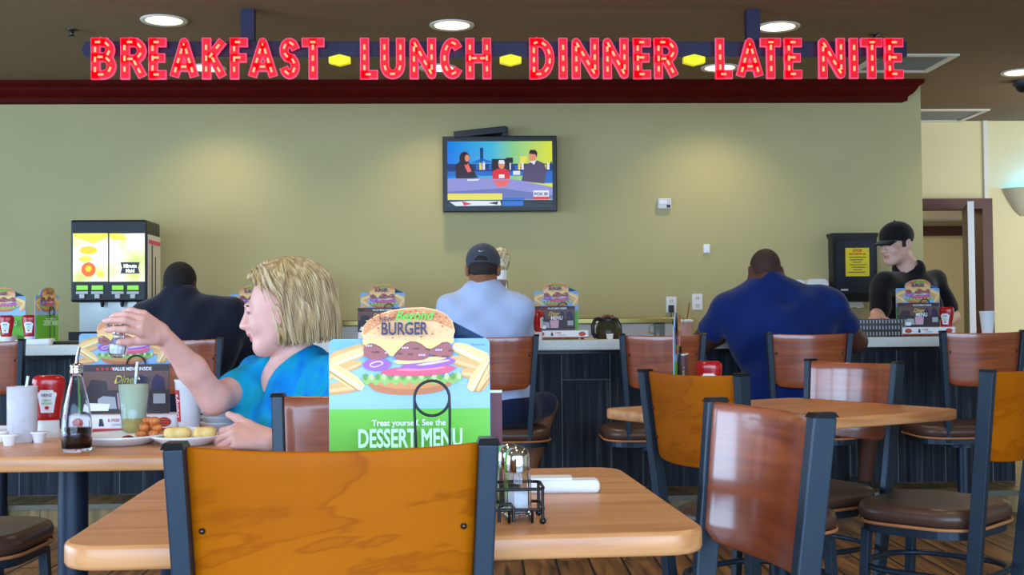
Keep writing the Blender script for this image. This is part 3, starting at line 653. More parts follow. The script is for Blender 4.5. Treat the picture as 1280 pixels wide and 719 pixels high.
# ---------------------------------------------------------------- printed burger card
KP = .25 / 201
def cpx(u, v): return ((u - 511.5) * KP, (642 - v) * KP)
cardm = ['card', 'sky', 'green', 'bun', 'bun2', 'bunred', 'cheese', 'patty', 'patty2', 'onion', 'onion2', 'tomato', 'lettuce', 'lettuce2', 'bbun', 'fry', 'fry2', 'mint', 'ink', 'script', 'white', 'mint2', 'lettuce3', 'pinkt', 'fryd']
CI = {k: i for i, k in enumerate(cardm)}
def card_mesh():
    m = MB(); lay = [0]
    def soft(pts, n=2):
        for _ in range(n):
            out = []
            for i in range(len(pts)):
                a, b = pts[i], pts[(i + 1) % len(pts)]; out += [(a[0] * .75 + b[0] * .25, a[1] * .75 + b[1] * .25), (a[0] * .25 + b[0] * .75, a[1] * .25 + b[1] * .75)]
            pts = out
        return pts
    def A(pts, c, n=0): lay[0] += 1; m.poly([cpx(max(411.4, min(611.6, p[0])), p[1]) for p in (soft(pts, n) if n else pts)], -.0012 - .0001 * lay[0], CI[c])
    def inset(pts, k, dx=0, dy=0): cx = sum(p[0] for p in pts) / len(pts); cy = sum(p[1] for p in pts) / len(pts); return [(cx + (p[0] - cx) * k + dx, cy + (p[1] - cy) * k + dy) for p in pts]
    bun = [(453, 430), (452, 418), (455, 407), (462, 399), (474, 392), (490, 387), (510, 384.5), (530, 384), (546, 387), (558, 393), (566, 402), (569, 414), (568, 430)]
    sil = [cpx(*p) for p in [(411, 642), (411, 429), (413, 425), (417, 423), (453, 423)] + bun[1:] + [(568, 423), (606, 423), (610, 425), (612, 429), (612, 642)]]
    m.prism(sil, -.001, .0015, CI['card'])
    R = lambda a, b, c, d: [(a, b), (c, b), (c, d), (a, d)]
    A([(411.3, 450), (411.3, 429), (413, 425.5), (417, 423.3), (606, 423.3), (610, 425.5), (611.7, 429), (611.7, 450)], 'sky'); A(R(411.3, 450, 611.7, 511), 'card'); A(R(411.3, 510.5, 611.7, 641.5), 'green')
    def fry(x0, y0, x1, y1, w_, c):
        d = math.hypot(x1 - x0, y1 - y0); ux, uy = (x1 - x0) / d, (y1 - y0) / d; nx, ny = -uy, ux
        q = lambda a, b, k: [(x0 + ux * 1 + nx * w_ * a, y0 + uy * 1 + ny * w_ * a), (x1 - ux * 1 + nx * w_ * a, y1 - uy * 1 + ny * w_ * a), (x1 - ux * k + nx * w_ * b, y1 - uy * k + ny * w_ * b), (x0 + ux * k + nx * w_ * b, y0 + uy * k + ny * w_ * b)]
        A(soft([(x0 + nx * w_ / 2, y0 + ny * w_ / 2), (x1 + nx * w_ / 2, y1 + ny * w_ / 2), (x1 - nx * w_ / 2, y1 - ny * w_ / 2), (x0 - nx * w_ / 2, y0 - ny * w_ / 2)], 1), c)
        A(q(-.05, .2, 2), 'bun2' if c == 'fry2' else 'mint2'); A(q(.34, .42, 3), 'fryd')
    for f_ in ((404, 448, 462, 430, 10, 'fry2'), (404, 456, 462, 436, 13, 'fry'), (404, 470, 452, 452, 12, 'fry2'), (404, 486, 446, 482, 15, 'fry2'), (408, 456, 454, 484, 17, 'fry'),
               (566, 432, 620, 456, 17, 'fry'), (562, 448, 604, 462, 14, 'fry2'), (576, 466, 616, 470, 14, 'fry2'), (594, 488, 618, 468, 14, 'fry2'), (586, 488, 616, 448, 17, 'fry')): fry(*f_)
    A([(457, 470), (462, 484), (476, 491), (510, 494), (545, 491), (562, 484), (568, 470)], 'bbun', 1); A([(462, 474), (480, 484), (512, 487), (550, 483), (560, 474), (505, 478)], 'bun', 2)
    let = [(450, 470)] + [(450 + k * 6, 466 + (5 if k % 2 else -2) + (k * 7 % 4)) for k in range(1, 22)] + [(582, 466), (576, 476)] + [(572 - k * 6, 476 + (6 if k % 2 else 0)) for k in range(0, 20)]
    A(let, 'lettuce', 1)
    for k in range(16): x = 453 + k * 7.8; A([(x, 470 + k % 3), (x + 3, 465), (x + 7, 469), (x + 5, 475), (x + 2, 474)], 'lettuce2' if k % 2 else 'lettuce3', 1)
    A([(474, 464), (490, 459), (530, 457), (566, 456), (570, 462), (550, 469), (505, 470), (480, 468)], 'tomato', 2); A([(490, 461), (530, 459), (562, 458), (548, 462), (505, 464)], 'pinkt', 2)
    A([(453, 454), (460, 448), (478, 447), (490, 452), (486, 460), (470, 464), (456, 460)], 'onion', 2); A([(496, 457), (530, 450), (566, 447), (571, 453), (545, 460), (515, 461)], 'onion', 2); A([(460, 454), (474, 449), (482, 454), (466, 460)], 'onion2', 2); A([(462, 455), (474, 451), (479, 454), (467, 458)], 'onion', 2); A([(515, 456), (560, 449), (564, 451), (530, 457)], 'onion2', 2)
    A([(490, 449), (530, 447), (555, 444), (560, 449), (520, 454), (495, 455)], 'fry', 2)
    for pa in ([(455, 446), (455, 430), (462, 426), (478, 430), (486, 440), (484, 447), (470, 449)], [(492, 449), (496, 438), (506, 429), (520, 426), (532, 430), (537, 440), (535, 449), (515, 451)], [(534, 444), (540, 432), (552, 427), (564, 430), (567, 442), (560, 448)]): A(pa, 'patty', 1)
    for k in range(40):
        x = 457 + (k * 29 % 108); y = 431 + (k * 17 % 15)
        if 484 < x < 496: continue
        A([(x, y), (x + 2.2, y - 1), (x + 3, y + 1), (x + 1, y + 1.8)], 'patty2' if k % 3 else 'onion2')
    A([(455, 432), (453, 421), (568, 421), (567, 431), (556, 426), (545, 433), (536, 437), (524, 427), (510, 426), (498, 437), (490, 447), (480, 435), (466, 427)], 'cheese', 1)
    A(bun[1:-1] + [(566, 424), (520, 426), (480, 425), (456, 424)], 'bun2')
    A([(455, 418), (456, 407), (463, 399), (475, 393), (492, 388), (512, 386), (530, 385.5), (546, 388.5), (558, 394), (565, 403), (567, 412), (545, 402), (510, 398), (480, 402)], 'bun')
    for k in range(120):
        a = k * 2.39996; r_ = math.sqrt((k + .5) / 120); x = 511 + 54 * r_ * math.cos(a); y = 405 + 18 * r_ * math.sin(a)
        if k % 4 == 0 or y < 399: A([(x - 1.6, y), (x, y - 1.1), (x + 1.8, y + .3), (x, y + 1.2)], 'bunred' if k % 3 else 'bun2')
        else: A([(x - 1.2, y), (x, y - .8), (x + 1.4, y + .3), (x, y + .9)], 'bun2' if y < 412 else 'bun')
    yt = -.0012 - .0001 * (lay[0] + 2)
    def Tx(t, px, u, v, c, sx=1.0, bold=0, shear=0, al='CENTER'):
        x, z = cpx(u, v); m.text(t, px * KP, x, z, yt - (.0002 if c == 'script' else 0), CI[c], sx, bold * KP, shear, al)
    Tx('NEW!', 8.5, 485, 401.5, 'ink', .82, .1); Tx('BURGER', 21.5, 506.5, 417.5, 'ink', .72, .55)
    Tx('Beyond', 16, 518, 399.5, 'script', .95, .35, .35)
    Tx('Treat yourself. See the', 10.5, 511.5, 530, 'white', .94, .15); Tx('DESSERT MENU', 31, 513, 556, 'mint', .605, .9)
    Tx('dennys.com', 4, 598, 432, 'ink', .9)
    for k in range(3): x, z = cpx(430, 428 + 2.2 * k); m.poly([(x - .016, z), (x + .014, z), (x + .014, z + .0008), (x - .016, z + .0008)], yt, CI['script'])
    return m
CG = 'tall burger cards on the tables and counter'
def wire_loop(parent, y=-.012):
    cx, cz = cpx(540, 497)[0], .184; r = .0262; pts = [(cx - .026, y, .0)] + [(cx + r * math.cos(t), y, cz + r * math.sin(t)) for t in [math.radians(190 - 390 * k / 22) for k in range(23)]]
    pts = [(cx - .021, y, .04), (cx - .0262, y, .165)] + [(cx + r * math.cos(a), y, cz + r * math.sin(a)) for a in [math.radians(185 - 190 * k / 14) for k in range(15)]] + [(cx + .0265, y, .165), (cx + .0255, y, .04)]
    lo = [(cx + r * math.cos(a), y + .002, cz + r * math.sin(a)) for a in [math.radians(360 * k / 28) for k in range(28)]]
    return MB().tube(pts, .0021).tube(lo, .0021, closed=True)
card0 = card_mesh().build('burger_card', ['p_' + k for k in cardm]); card0['category'] = 'menu card'; card0['group'] = CG
def card(loc, rz, label):
    global first_card
    if first_card: o = card0; first_card = False
    else: o = copy_tree(card0)
    o.location = loc; o.rotation_euler = (0, 0, rz); o['label'] = label; return o
first_card = True
# value menu brochure and its tray
vm = ['night', 'brown', 'white', 'yellow', 'pale', 'redp', 'pink', 'grey', 'cheese', 'ink', 'plum']
VI = {k: i for i, k in enumerate(vm)}
def vmesh(w_=.235, z0=.05, z1=.185):
    m = MB(); m.box((0, .002, (z0 + z1) / 2), (w_, .004, z1 - z0), VI['night']); h = z1 - z0; y = [-.0003]
    def A(pts, c): y[0] -= .00012; m.poly([(x * w_, z0 + z * h) for x, z in pts], y[0], VI[c])
    A([(-.5, .45), (.5, .45), (.5, .86), (-.5, .86)], 'brown'); A([(-.46, .46), (-.2, .46), (-.22, .66), (-.4, .7)], 'night'); A([(.1, .46), (.24, .46), (.24, .74), (.18, .8), (.1, .7)], 'ink'); A([(.3, .46), (.46, .46), (.44, .72), (.36, .8), (.3, .68)], 'ink')
    A([(-.5, .44), (.5, .44), (.5, .48), (-.5, .48)], 'night'); A([(-.32, .1), (-.32, .3), (-.26, .36), (-.12, .34), (-.1, .1)], 'grey'); A([(-.08, .1), (-.1, .42), (.12, .42), (.1, .1)], 'pink'); A([(-.46, .06), (-.2, .06), (-.18, .2), (-.42, .22)], 'white'); A([(.32, .2), (.46, .2), (.46, .4), (.32, .4)], 'grey'); A([(.14, .1), (.28, .1), (.28, .42), (.14, .42)], 'night')
    for k in range(4): A([(-.34 + .055 * k, .9), (-.32 + .055 * k, .88), (-.30 + .055 * k, .9), (-.305 + .055 * k, .935), (-.335 + .055 * k, .935)], 'redp')
    y[0] -= .0002
    m.text('VALUE MENU INSIDE', .0135, .018, z0 + .875 * h, y[0], VI['white'], .85, .0003)
    m.text('Diner', .03, .0, z0 + .62 * h, y[0], VI['yellow'], .9, .0004, .35); m.text('MENU', .03, .015, z0 + .44 * h, y[0], VI['white'], .8, .0008)
    return m
val0 = vmesh().build('value_menu', ['p_' + k for k in vm]); val0['category'] = 'menu'; val0['group'] = 'dark value menus'
def holder_make():
    r = empty('menu_holder', (0, 0, 0), 0, '', 'menu holder', 'menu holder trays')
    t = MB(); t.box((0, 0, .032), (.30, .085, .04), 0); y = -.0432
    t.box((0, -.043, .032), (.29, .001, .03), 1)
    for s in (-1, 1):
        t.poly([(s * .115 + .02 * math.cos(k * PI / 6), .032 + .013 * math.sin(k * PI / 6)) for k in range(12)], -.0438, 2)
        for q in range(3): t.box((s * .115, -.0442, .025 + q * .007), (.026, .0006, .0025), 4)
    t.text('& FREE', .012, -.02, .034, -.0442, 2, .9, .0003); t.text('COFFEE REFILLS', .008, .0, .023, -.0442, 3, .9)
    t.poly([(-.06, .022), (-.045, .022), (-.05, .042), (-.058, .042)], -.0442, 3); t.box((0, -.0436, .0125), (.3, .0016, .006), 2)
    t.build('tray', ['p_pale', 'p_white', 'p_redp', 'p_ink', 'p_bbun'], r)
    b = MB()
    for x in (-.12, .12):
        for y in (-.035, .035): b.cyl((x, y, 0), (x, y, .012), .006, 0, 8)
    b.build('feet', 'wire', r); return r
hold0 = holder_make()
fh = [True, True]
def holder(loc, rz, label):
    o = hold0 if fh[0] else copy_tree(hold0); fh[0] = False; o.location = loc; o.rotation_euler = (0, 0, rz); o['label'] = label; return o
def value(loc, rz, label):
    o = val0 if fh[1] else copy_tree(val0); fh[1] = False; o.location = loc; o.rotation_euler = (0, 0, rz); o['label'] = label; return o
def wire_stand(loc, rz, label):
    r = empty('wire_stand', loc, rz, label, 'wire stand', 'wire loops clipping the cards')
    o = wire_loop(r).build('loop', 'wire', r)
    cx = cpx(540, 497)[0]
    MB().tube([(cx - .021, -.012, .042), (cx - .021, -.012, .002), (cx - .021, .03, .002), (cx + .0255, .03, .002), (cx + .0255, -.012, .002), (cx + .0255, -.012, .042)], .0021).build('foot', 'wire', r)
    return r
def station(u, d, z, lab, rz=0.0, vo=-.038):
    c = P(u, 400, d); c.z = z
    e = Vector((0, 1, 0))
    fx, fy = Vector((math.cos(rz), math.sin(rz), 0)), Vector((-math.sin(rz), math.cos(rz), 0))
    card(c + fy * .06 + fx * -.02 , rz, 'upright burger card ' + lab)
    wire_stand(c + fy * .058 + fx * -.02, rz, 'black wire loop on the card ' + lab)
    value(c + fx * vo + Vector((0, 0, .0025)), rz, 'dark value menu ' + lab)
    holder(c + fx * 0 , rz, 'pale red-printed menu tray ' + lab)
# dessert menu card on the nearest table
dc = P(511.5, 400, 1.87); dc.z = TZ
card(dc, math.radians(-1), 'large dessert menu card topped by a burger, upright on the nearest table')
station(157, 3.30, TZ, 'on the table with the plates of food', 0.0, .0)
station(318, 6.72, CT, "on the counter behind the blond woman's face") 
station(482, 6.72, CT, 'on the counter left of the white-shirted man')
station(701, 6.72, CT, 'on the counter right of the white-shirted man')
station(1157, 6.72, CT, 'on the counter in front of the employee in black')
c = P(-2, 400, 6.74); c.z = CT; card(c + Vector((.01, .045, 0)), 0, 'upright burger card cut off by the left edge of the photo'); holder(c + Vector((-.06, .0, 0)), 0, 'pale red-printed menu tray cut off by the left edge of the photo')
c = P(58.5, 400, 6.74); c.z = CT; card(c, math.radians(80), 'burger card seen edge-on at the left end of the counter'); wire_stand(c, math.radians(80), 'black wire loop on the edge-on card at the left end of the counter')
c = P(845, 400, 3.85); c.z = TZ; card(c, math.radians(76), 'burger card seen nearly edge-on on the cornerwise table'); wire_stand(c, math.radians(76), 'black wire loop clipping the edge-on card on the cornerwise table')
def plum_menu(loc, rz, w_, h_, label):
    m = MB(); m.box((0, 0, h_ / 2), (w_, .012, h_ - .008), 0); m.box((0, 0, h_ - .003), (w_, .013, .004), 1); m.box((0, 0, .009), (w_, .014, .016), 1)
    o = m.build('folded_menu', ['p_plum', 'p_white'], None, loc, rz); return tag(o, label, 'menu', 'plum folded menus')
c = P(587, 400, 1.99); c.z = TZ; plum_menu(c, math.radians(-2), .105, .185, 'plum menu standing behind the right edge of the dessert menu card')
c = P(855, 400, 3.93); c.z = TZ; plum_menu(c, math.radians(74), .14, .185, 'plum menu standing behind the edge-on card on the cornerwise table')
# ---------------------------------------------------------------- ketchup bottles
def bottle_prof(z):
    Z = [.046, .05, .062, .08, .10, .13, .148, .158, .164]; X = [.026, .030, .031, .033, .037, .0415, .0425, .040, .030]
    return np.interp(z, Z, X)
def on_bottle(x, z, off=.0008):
    hx = bottle_prof(z); hy = hx * .62; return (x, -hy * math.sqrt(max(.02, 1 - (x / hx) ** 2)) - off, z)
def make_ketchup():
    r = empty('ketchup_bottle', (0, 0, 0), 0, '', 'bottle', 'red ketchup bottles'); m = MB()
    rings = []
    for z in (.046, .05, .056, .062, .07, .08, .09, .10, .115, .13, .14, .148, .154, .159, .164):
        hx = bottle_prof(z); rings.append([(hx * math.cos(2 * PI * i / 28), hx * .62 * math.sin(2 * PI * i / 28), z) for i in range(28)])
    b = m.ring_loft(rings).build('body', 'ketchup', r)
    MB().lathe([(.028, 0), (.029, .004), (.027, .044), (.022, .046)], sy=.72, n=28).build('cap', 'white', r)
    l = MB(); rows = [(.066, .016), (.075, .017), (.09, .0195), (.105, .022), (.112, .0245), (.118, .0245), (.121, .018), (.126, .016)]
    vs = []; k = 9
    for z, w_ in rows: vs += [on_bottle(w_ * (-1 + 2 * i / (k - 1)), z) for i in range(k)]
    l.add(vs, [(j * k + i, j * k + i + 1, (j + 1) * k + i + 1, (j + 1) * k + i) for j in range(len(rows) - 1) for i in range(k - 1)], 0, True)
    def wrap(t, size, z, c, sx):
        q = MB().text(t, size, 0, z, 0, c, sx, .0002); q.v = [on_bottle(v[0], v[2], .0013) for v in q.v]; l.add(q.v, q.f, c)
    wrap('HEINZ', .0105, .109, 1, .9); wrap('TOMATO', .006, .097, 2, .9); wrap('KETCHUP', .0075, .088, 2, .8)
    l.add([on_bottle(.006 * math.cos(a * PI / 4), .079 + .005 * math.sin(a * PI / 4), .0013) for a in range(8)], [list(range(8))], 3)
    l.build('label', ['paper', 'navy_ink', 'green_ink', 'red'], b); return r
ket = make_ketchup()
for i, (u, d, z, rz, lab) in enumerate([(61, 3.19, TZ, 6, 'red ketchup bottle behind the iced water glass on the left table'), (37, 6.66, CT, 4, 'red ketchup bottle on the counter left of the soda machine'),
        (8, 6.64, CT, 0, 'red ketchup bottle cut off by the left edge of the photo'), (885, 3.80, TZ, -12, 'red ketchup bottle beside the edge-on card on the cornerwise table'), (1183, 6.73, CT, -40, 'red ketchup bottle right of the menus in front of the employee'), (673, 6.64, CT, 65, 'red bottle in front of the value menu right of the white-shirted man')]):
    c = P(u, 400, d); c.z = z + (.0)
    if i == 5: c.z = CT
    if i == 0: ket.location = c; ket.rotation_euler = (0, 0, math.radians(rz)); ket['label'] = lab
    else: dup(ket, c, math.radians(rz), lab)
# ---------------------------------------------------------------- things on the left table
def onL(u, d): c = P(u, 400, d); c.z = TZ; return c
M['frost2'] = mat('hazy_glass', (236, 234, 244), .22, trans=.4, ior=1.15, var=.06, vs=60)
g = empty('water_glass', onL(28, 3.06), 0, 'hazy tumbler of iced water with a straw at the left of the table', 'glass')
MB().lathe([(.026, 0), (.031, .006), (.032, .03), (.0365, .034), (.037, .142), (.0345, .142), (.034, .04), (.0, .036)], n=28).build('tumbler', 'frost2', g)
MB().lathe([(.033, .041), (.0335, .124), (.0, .125)], n=24).build('ice_water', 'frost2', g)
tag(MB().tube([(-.004, .0, .045), (.013, .004, .168)], .0035).build('drinking_straw', 'white', None, onL(28, 3.06)), 'white straw standing in the iced water glass', 'straw')
bt = empty('syrup_bottle', onL(96, 2.83), 0, 'clear glass bottle with dark syrup at its bottom and a metal pourer', 'bottle')
outer = [(.0, .0), (.031, .0), (.0335, .006), (.0355, .04), (.0345, .07), (.0298, .105), (.0212, .145), (.0142, .172), (.0128, .19)]
MB().lathe(outer + [(.0112, .19), (.0125, .172), (.0192, .145), (.0278, .105), (.0325, .07), (.0335, .04), (.032, .009), (0, .007)], n=32, cap0=False, cap1=False).build('glass_body', glass_mat('bottle_glass', (244, 248, 255), .03, 1.25), bt)
MB().lathe([(.0, .0085), (.0312, .0095), (.0328, .04), (.0325, .056), (.0, .057)], n=32, cap0=False, cap1=False).build('syrup', 'syrup', bt)
cp = MB().lathe([(.0145, .184), (.015, .19), (.0135, .193), (.0148, .198), (.0148, .203), (.012, .206), (.006, .208)], n=20).build('pourer_cap', 'chrome', bt)
MB().tube([(0, 0, .205), (.002, -.002, .222), (.008, -.005, .245)], .0042, 0, 10, r2=.0032).build('spout', 'chrome', cp)
dg = empty('drink_glass', onL(167, 3.12), 0, 'tall tapered tumbler of pale green-yellow drink, amber at the bottom', 'glass')
MB().lathe([(0, 0), (.0265, 0), (.0285, .004), (.0435, .162), (.0415, .162), (.027, .012), (0, .01)], n=28, cap0=False, cap1=False).build('tumbler', 'blueglass', dg)
MB().lathe([(.0298, .055), (.0382, .142), (0, .143)], n=24, cap0=False).build('drink', 'lemonade', dg); MB().lathe([(0, .012), (.0262, .0125), (.0297, .0545), (0, .0548)], n=24, cap0=False, cap1=False).build('drink_bottom', 'drink_amber', dg)
tag(MB().tube([(-.006, 0, .06), (.006, .006, .2)], .0035).build('drinking_straw', 'white', None, onL(168, 3.12)), 'white straw standing in the pale green-yellow drink', 'straw')
def plate(c, rad, label, name='dinner_plate'):
    o = MB().lathe([(0, .004), (rad * .55, .004), (rad * .62, .0), (rad * .66, .002), (rad * .95, .018), (rad, .022), (rad * .99, .0245), (rad * .94, .022), (rad * .64, .008), (0, .008)], n=40, cap0=False, cap1=False).build(name, 'china', None, c)
    return tag(o, label, 'plate', 'white plates')
p1, p2 = onL(151, 3.0), onL(233, 2.97)
plate(p1, .112, 'white plate with fried potato pieces and a dab of red sauce'); plate(p2, .088, 'white plate with two golden toasted bread pieces')
M['fried'] = ramp_mat('fried_crust', [(.3, (140, 62, 22)), (.5, (204, 108, 44)), (.7, (226, 150, 80))], (70, 70, 70), 4, .5)
M['bread'] = ramp_mat('toasted_bread', [(.3, (226, 176, 92)), (.55, (240, 206, 130)), (.75, (246, 222, 160))], (40, 40, 40), 4, .6)
def lumpy(c, r, seed, name, m_, label, cat, group):
    mb = MB().ball((0, 0, 0), r, 0, 14, 9); rr = random.Random(seed); o3 = Vector((rr.random() * 9, rr.random() * 9, 0))
    mb.v = [tuple(Vector(v) * (1 + .28 * mnoise.noise(Vector(v) * 55 + o3))) for v in mb.v]
    return tag(mb.build(name, m_, None, c), label, cat, group)
rr = random.Random(3)
for k in range(9):
    q = XD(0, 0) ; px = [176, 184, 192, 199, 180, 189, 197, 185, 193][k]; lv = [0, 0, 0, 0, 1, 1, 1, 2, 2][k]
    c = onL(px, 3.0 + .02 * (k % 2)); c.z = TZ + .024 + .016 * lv; c.y += .0
    lumpy(c, (.0135, .012, .0105), k, 'fried_potato', 'fried', 'crisp golden-brown fried potato piece in the heap on the left plate', 'fried potato', 'heap of fried potato pieces')
c = onL(159, 2.96); c.z = TZ + .0165; lumpy(c, (.016, .013, .008), 40, 'sauce_dab', 'sauce', 'dab of dark red sauce on the plate of fried potatoes', 'sauce', None)
for k, (px, wd, lab) in enumerate([(222, .066, 'larger golden toasted bread piece, left on the right-hand plate'), (256, .056, 'smaller golden toasted bread piece nearest the woman\'s hand')]):
    c = onL(px, 2.97); c.z = TZ + .028
    mb = MB().prismz(rrect(wd, .05, .018, 5), -.014, .014, 0, bevel=.010); mb.v = [tuple(Vector(v) * (1 + .06 * mnoise.noise(Vector(v) * 40 + Vector((k * 3, 0, 0))))) for v in mb.v]
    tag(mb.build('bread_piece', 'bread', None, c, .1 - .15 * k), lab, 'bread', 'toasted bread pieces')
c = onL(240, 3.03); c.z = TZ + .016; mb = MB().ball((0, 0, 0), (.055, .02, .022), 0, 16, 9); mb.v = [tuple(Vector(v) * (1 + .35 * mnoise.noise(Vector(v) * 50))) for v in mb.v]
tag(mb.build('paper_liner', 'paper', None, c), 'crumpled white paper behind the toasted bread pieces', 'paper')
fc = empty('foam_cup', onL(236, 3.24), 0, 'tall white foam cup with a red vertical logo on the left table', 'cup')
MB().lathe([(.0, .0), (.0265, 0), (.0275, .003), (.0375, .142), (.0395, .145), (.0385, .148), (.036, .146), (.0262, .008), (0, .008)], n=32, cap0=False, cap1=False).build('cup', 'china', fc)
lg = MB(); q = MB()
def oncup(a, z, off=.0006): r_ = np.interp(z, [0, .142], [.0272, .0375]) + off; return (r_ * math.sin(a), -r_ * math.cos(a), z)
vs = []; A0, A1 = math.radians(-72), math.radians(-30)
for j in range(9): vs += [oncup(A0 + (A1 - A0) * i / 6, .035 + .085 * j / 8) for i in range(7)]
lg.add(vs, [(j * 7 + i, j * 7 + i + 1, (j + 1) * 7 + i + 1, (j + 1) * 7 + i) for j in range(8) for i in range(6)], 0, True)
q.text("Denny's", .021, 0, 0, 0, 1, 1.0, .0006); lg.add([oncup((A0 + A1) / 2 + (.006 - v[2]) / .034, .0775 + v[0] * .92, .0012) for v in q.v], q.f, 1)
lg.build('red_logo', ['red', 'white'], fc)
for k, (u, d, lab) in enumerate([(12, 2.98, 'small white creamer tub in front of the iced water glass'), (49, 3.05, 'small white creamer tub between the water glass and the syrup bottle'), (2, 3.08, 'small white creamer tub at the left edge of the table')]):
    r = empty('creamer', onL(u, d), 0, lab, 'creamer', 'white creamer tubs')
    MB().lathe([(.012, 0), (.0135, .004), (.0175, .022), (.019, .024)], n=20).build('tub', 'white', r); MB().lathe([(.0215, .024), (.0215, .026), (.019, .0275)], n=20).build('foil_lid', 'paper', r)
plate(onL(-14, 3.22), .07, 'small white plate at the left edge of the table'); 
for k in range(3):
    c = onL(276, 3.36); c.z = TZ + .016 * k; plate(c, .062 - .002 * k, 'small cream plate, %s of the stack behind the woman\'s hand' % ['bottom', 'middle', 'top'][k], 'side_plate')
c = onL(262, 3.35); c.z = TZ + .055; pt = empty('cream_pitcher', c, 0, 'little cream pitcher on the stack of small plates', 'pitcher')
MB().lathe([(.012, 0), (.019, .006), (.02, .018), (.015, .028), (.017, .033)], n=18, cap1=False).build('body', 'cream', pt); MB().tube([(-.015, 0, .027), (-.028, 0, .024), (-.028, 0, .01), (-.018, 0, .007)], .003).build('handle', 'cream', pt)
# ---------------------------------------------------------------- things on the nearest table
cd_ = P(590, 400, 1.80); cd_.z = TZ
cy = empty('condiment_caddy', cd_, math.radians(1), 'black wire condiment caddy holding two shakers on the nearest table', 'caddy')
def rail(z, w_, d_): return [(x, y, z) for x, y in rrect(w_, d_, .012, 4)]
W_, D_ = .205, .085
MB().tube(rail(.052, W_, D_), .0024, closed=True).build('top_rail', 'wire', cy); MB().tube(rail(.022, W_, D_), .0024, closed=True).build('lower_rail', 'wire', cy)
for sx in (-1, 1):
    for sy in (-1, 1):
        x, y = sx * (W_ / 2 - .002), sy * (D_ / 2 - .004); o = MB().tube([(x, y, .052), (x, y, .006)], .0024).build('post', 'wire', cy); MB().ball((x, y, .005), .005).build('ball_foot', 'wire', o)
for k in range(6):
    x = -.085 + .034 * k; MB().tube([(x, -D_ / 2, .022), (x, -D_ / 2 + .002, .004), (x, D_ / 2 - .002, .004), (x, D_ / 2, .022)], .002).build('floor_wire', 'wire', cy)
MB().tube([(.036, -D_ / 2 - .002, .005), (.036, -D_ / 2 - .002, .026), (.04, -D_ / 2 - .002, .031), (.053, -D_ / 2 - .002, .031), (.057, -D_ / 2 - .002, .026), (.057, -D_ / 2 - .002, .005)], .0026).build('front_loop', 'wire', cy)
wl = wire_loop(cy, 0); lx = P(540, 497, 1.80); lx.z = 0; off = (lx - Vector((cd_.x, cd_.y, 0))).x - cpx(540, 497)[0]
wl.v = [(v[0] + off, v[1] - .0, v[2] if v[2] > .1 else .022) for v in wl.v]; wl.build('handle_loop', 'wire', cy)
M['shaker_glass'] = glass_mat('shaker_glass', (246, 248, 252), .04, 1.3)
def make_shaker(loc, label, fill):
    r = empty('shaker', loc, 0, label, 'shaker', 'glass table shakers'); n = 10
    MB().lathe([(.0, 0), (.019, 0), (.0205, .004), (.0205, .05), (.0185, .068), (.0165, .07), (.0165, .066), (.018, .05), (.018, .007), (0, .006)], n=n, smooth=False, cap0=False, cap1=False).build('glass_jar', 'shaker_glass', r)
    MB().lathe([(0, .008), (.0172, .0085), (.0172, .04), (0, .041)], n=n, smooth=False, cap0=False, cap1=False).build('contents', fill, r)
    MB().lathe([(.0185, .066), (.0195, .07), (.0185, .09), (.015, .1), (.006, .104), (0, .105)], n=24, cap1=False).build('chrome_top', 'chrome', r); return r
sA = P(645, 400, 1.80); sA.z = TZ + .007; sB = P(634, 400, 1.845); sB.z = TZ + .007
make_shaker(sA, 'glass shaker with a chrome top, nearer one in the wire caddy', 'salt'); make_shaker(sB, 'glass shaker with a chrome top, half hidden behind the nearer one in the caddy', mat('pepper', (96, 88, 82), .8, var=.4, vs=300))
c = P(702, 400, 2.10); c.z = TZ; nk = empty('napkin_roll', c, math.radians(-2), 'white rolled paper napkin lying on the nearest table', 'napkin')
MB().prismz(rrect(.125, .05, .008, 4), 0, .022, 0, bevel=.007).build('rolled_napkin', 'paper', nk); MB().prismz(rrect(.075, .046, .008, 4, -.022), .0215, .0265, 0, bevel=.002).build('loose_fold', 'paper', nk)
# ---------------------------------------------------------------- soda dispenser
SY_ = 7.6
def S(u, v): p = PY(u, v, SY_); return p.x, p.z
so_c = PY(136, 425, SY_); so = empty('soda_dispenser', (so_c.x, SY_, .925), 0, 'black juice dispenser with a lit drink panel on the back counter', 'drink dispenser')
def sb(u0, v0, u1, v1, y0, y1, mb, m=0):
    a, b = S(u0, v0), S(u1, v1); mb.box(((a[0] + b[0]) / 2 - so_c.x, (y0 + y1) / 2, (a[1] + b[1]) / 2 - .925), (abs(b[0] - a[0]), y1 - y0, abs(b[1] - a[1])), m); return mb
sb(88, 275, 183, 377, 0, .34, MB()).build('housing', 'black', so, bevel=.012)
M['panel_a'] = ramp_mat('lit_panel', [(.0, (255, 255, 246)), (.5, (255, 255, 240)), (.62, (226, 236, 120)), (.8, (190, 216, 60))], (4, 4, 5), 2)
nt0 = M['panel_a'].node_tree; b0_ = nt0.nodes['Principled BSDF']; rn = [n for n in nt0.nodes if n.type == 'VALTORGB'][0]; nt0.links.new(rn.outputs[0], b0_.inputs['Emission Color']); b0_.inputs['Emission Strength'].default_value = 1.0; b0_.inputs['Base Color'].default_value = (.1, .1, .1, 1)
for l_ in list(b0_.inputs['Base Color'].links): nt0.links.remove(l_)
for n_, c_ in (('lit_orange', (255, 176, 20)), ('lit_red', (236, 90, 20)), ('lit_yellow', (250, 220, 60)), ('lit_white', (255, 255, 246)), ('lit_green', (120, 190, 50))): M[n_] = mat(n_, c_, .4, emit=.9, ec=c_)
pa = sb(91.5, 292, 135, 352, -.006, .0, MB()); pb = sb(137, 292, 181, 352, -.006, .0, MB())
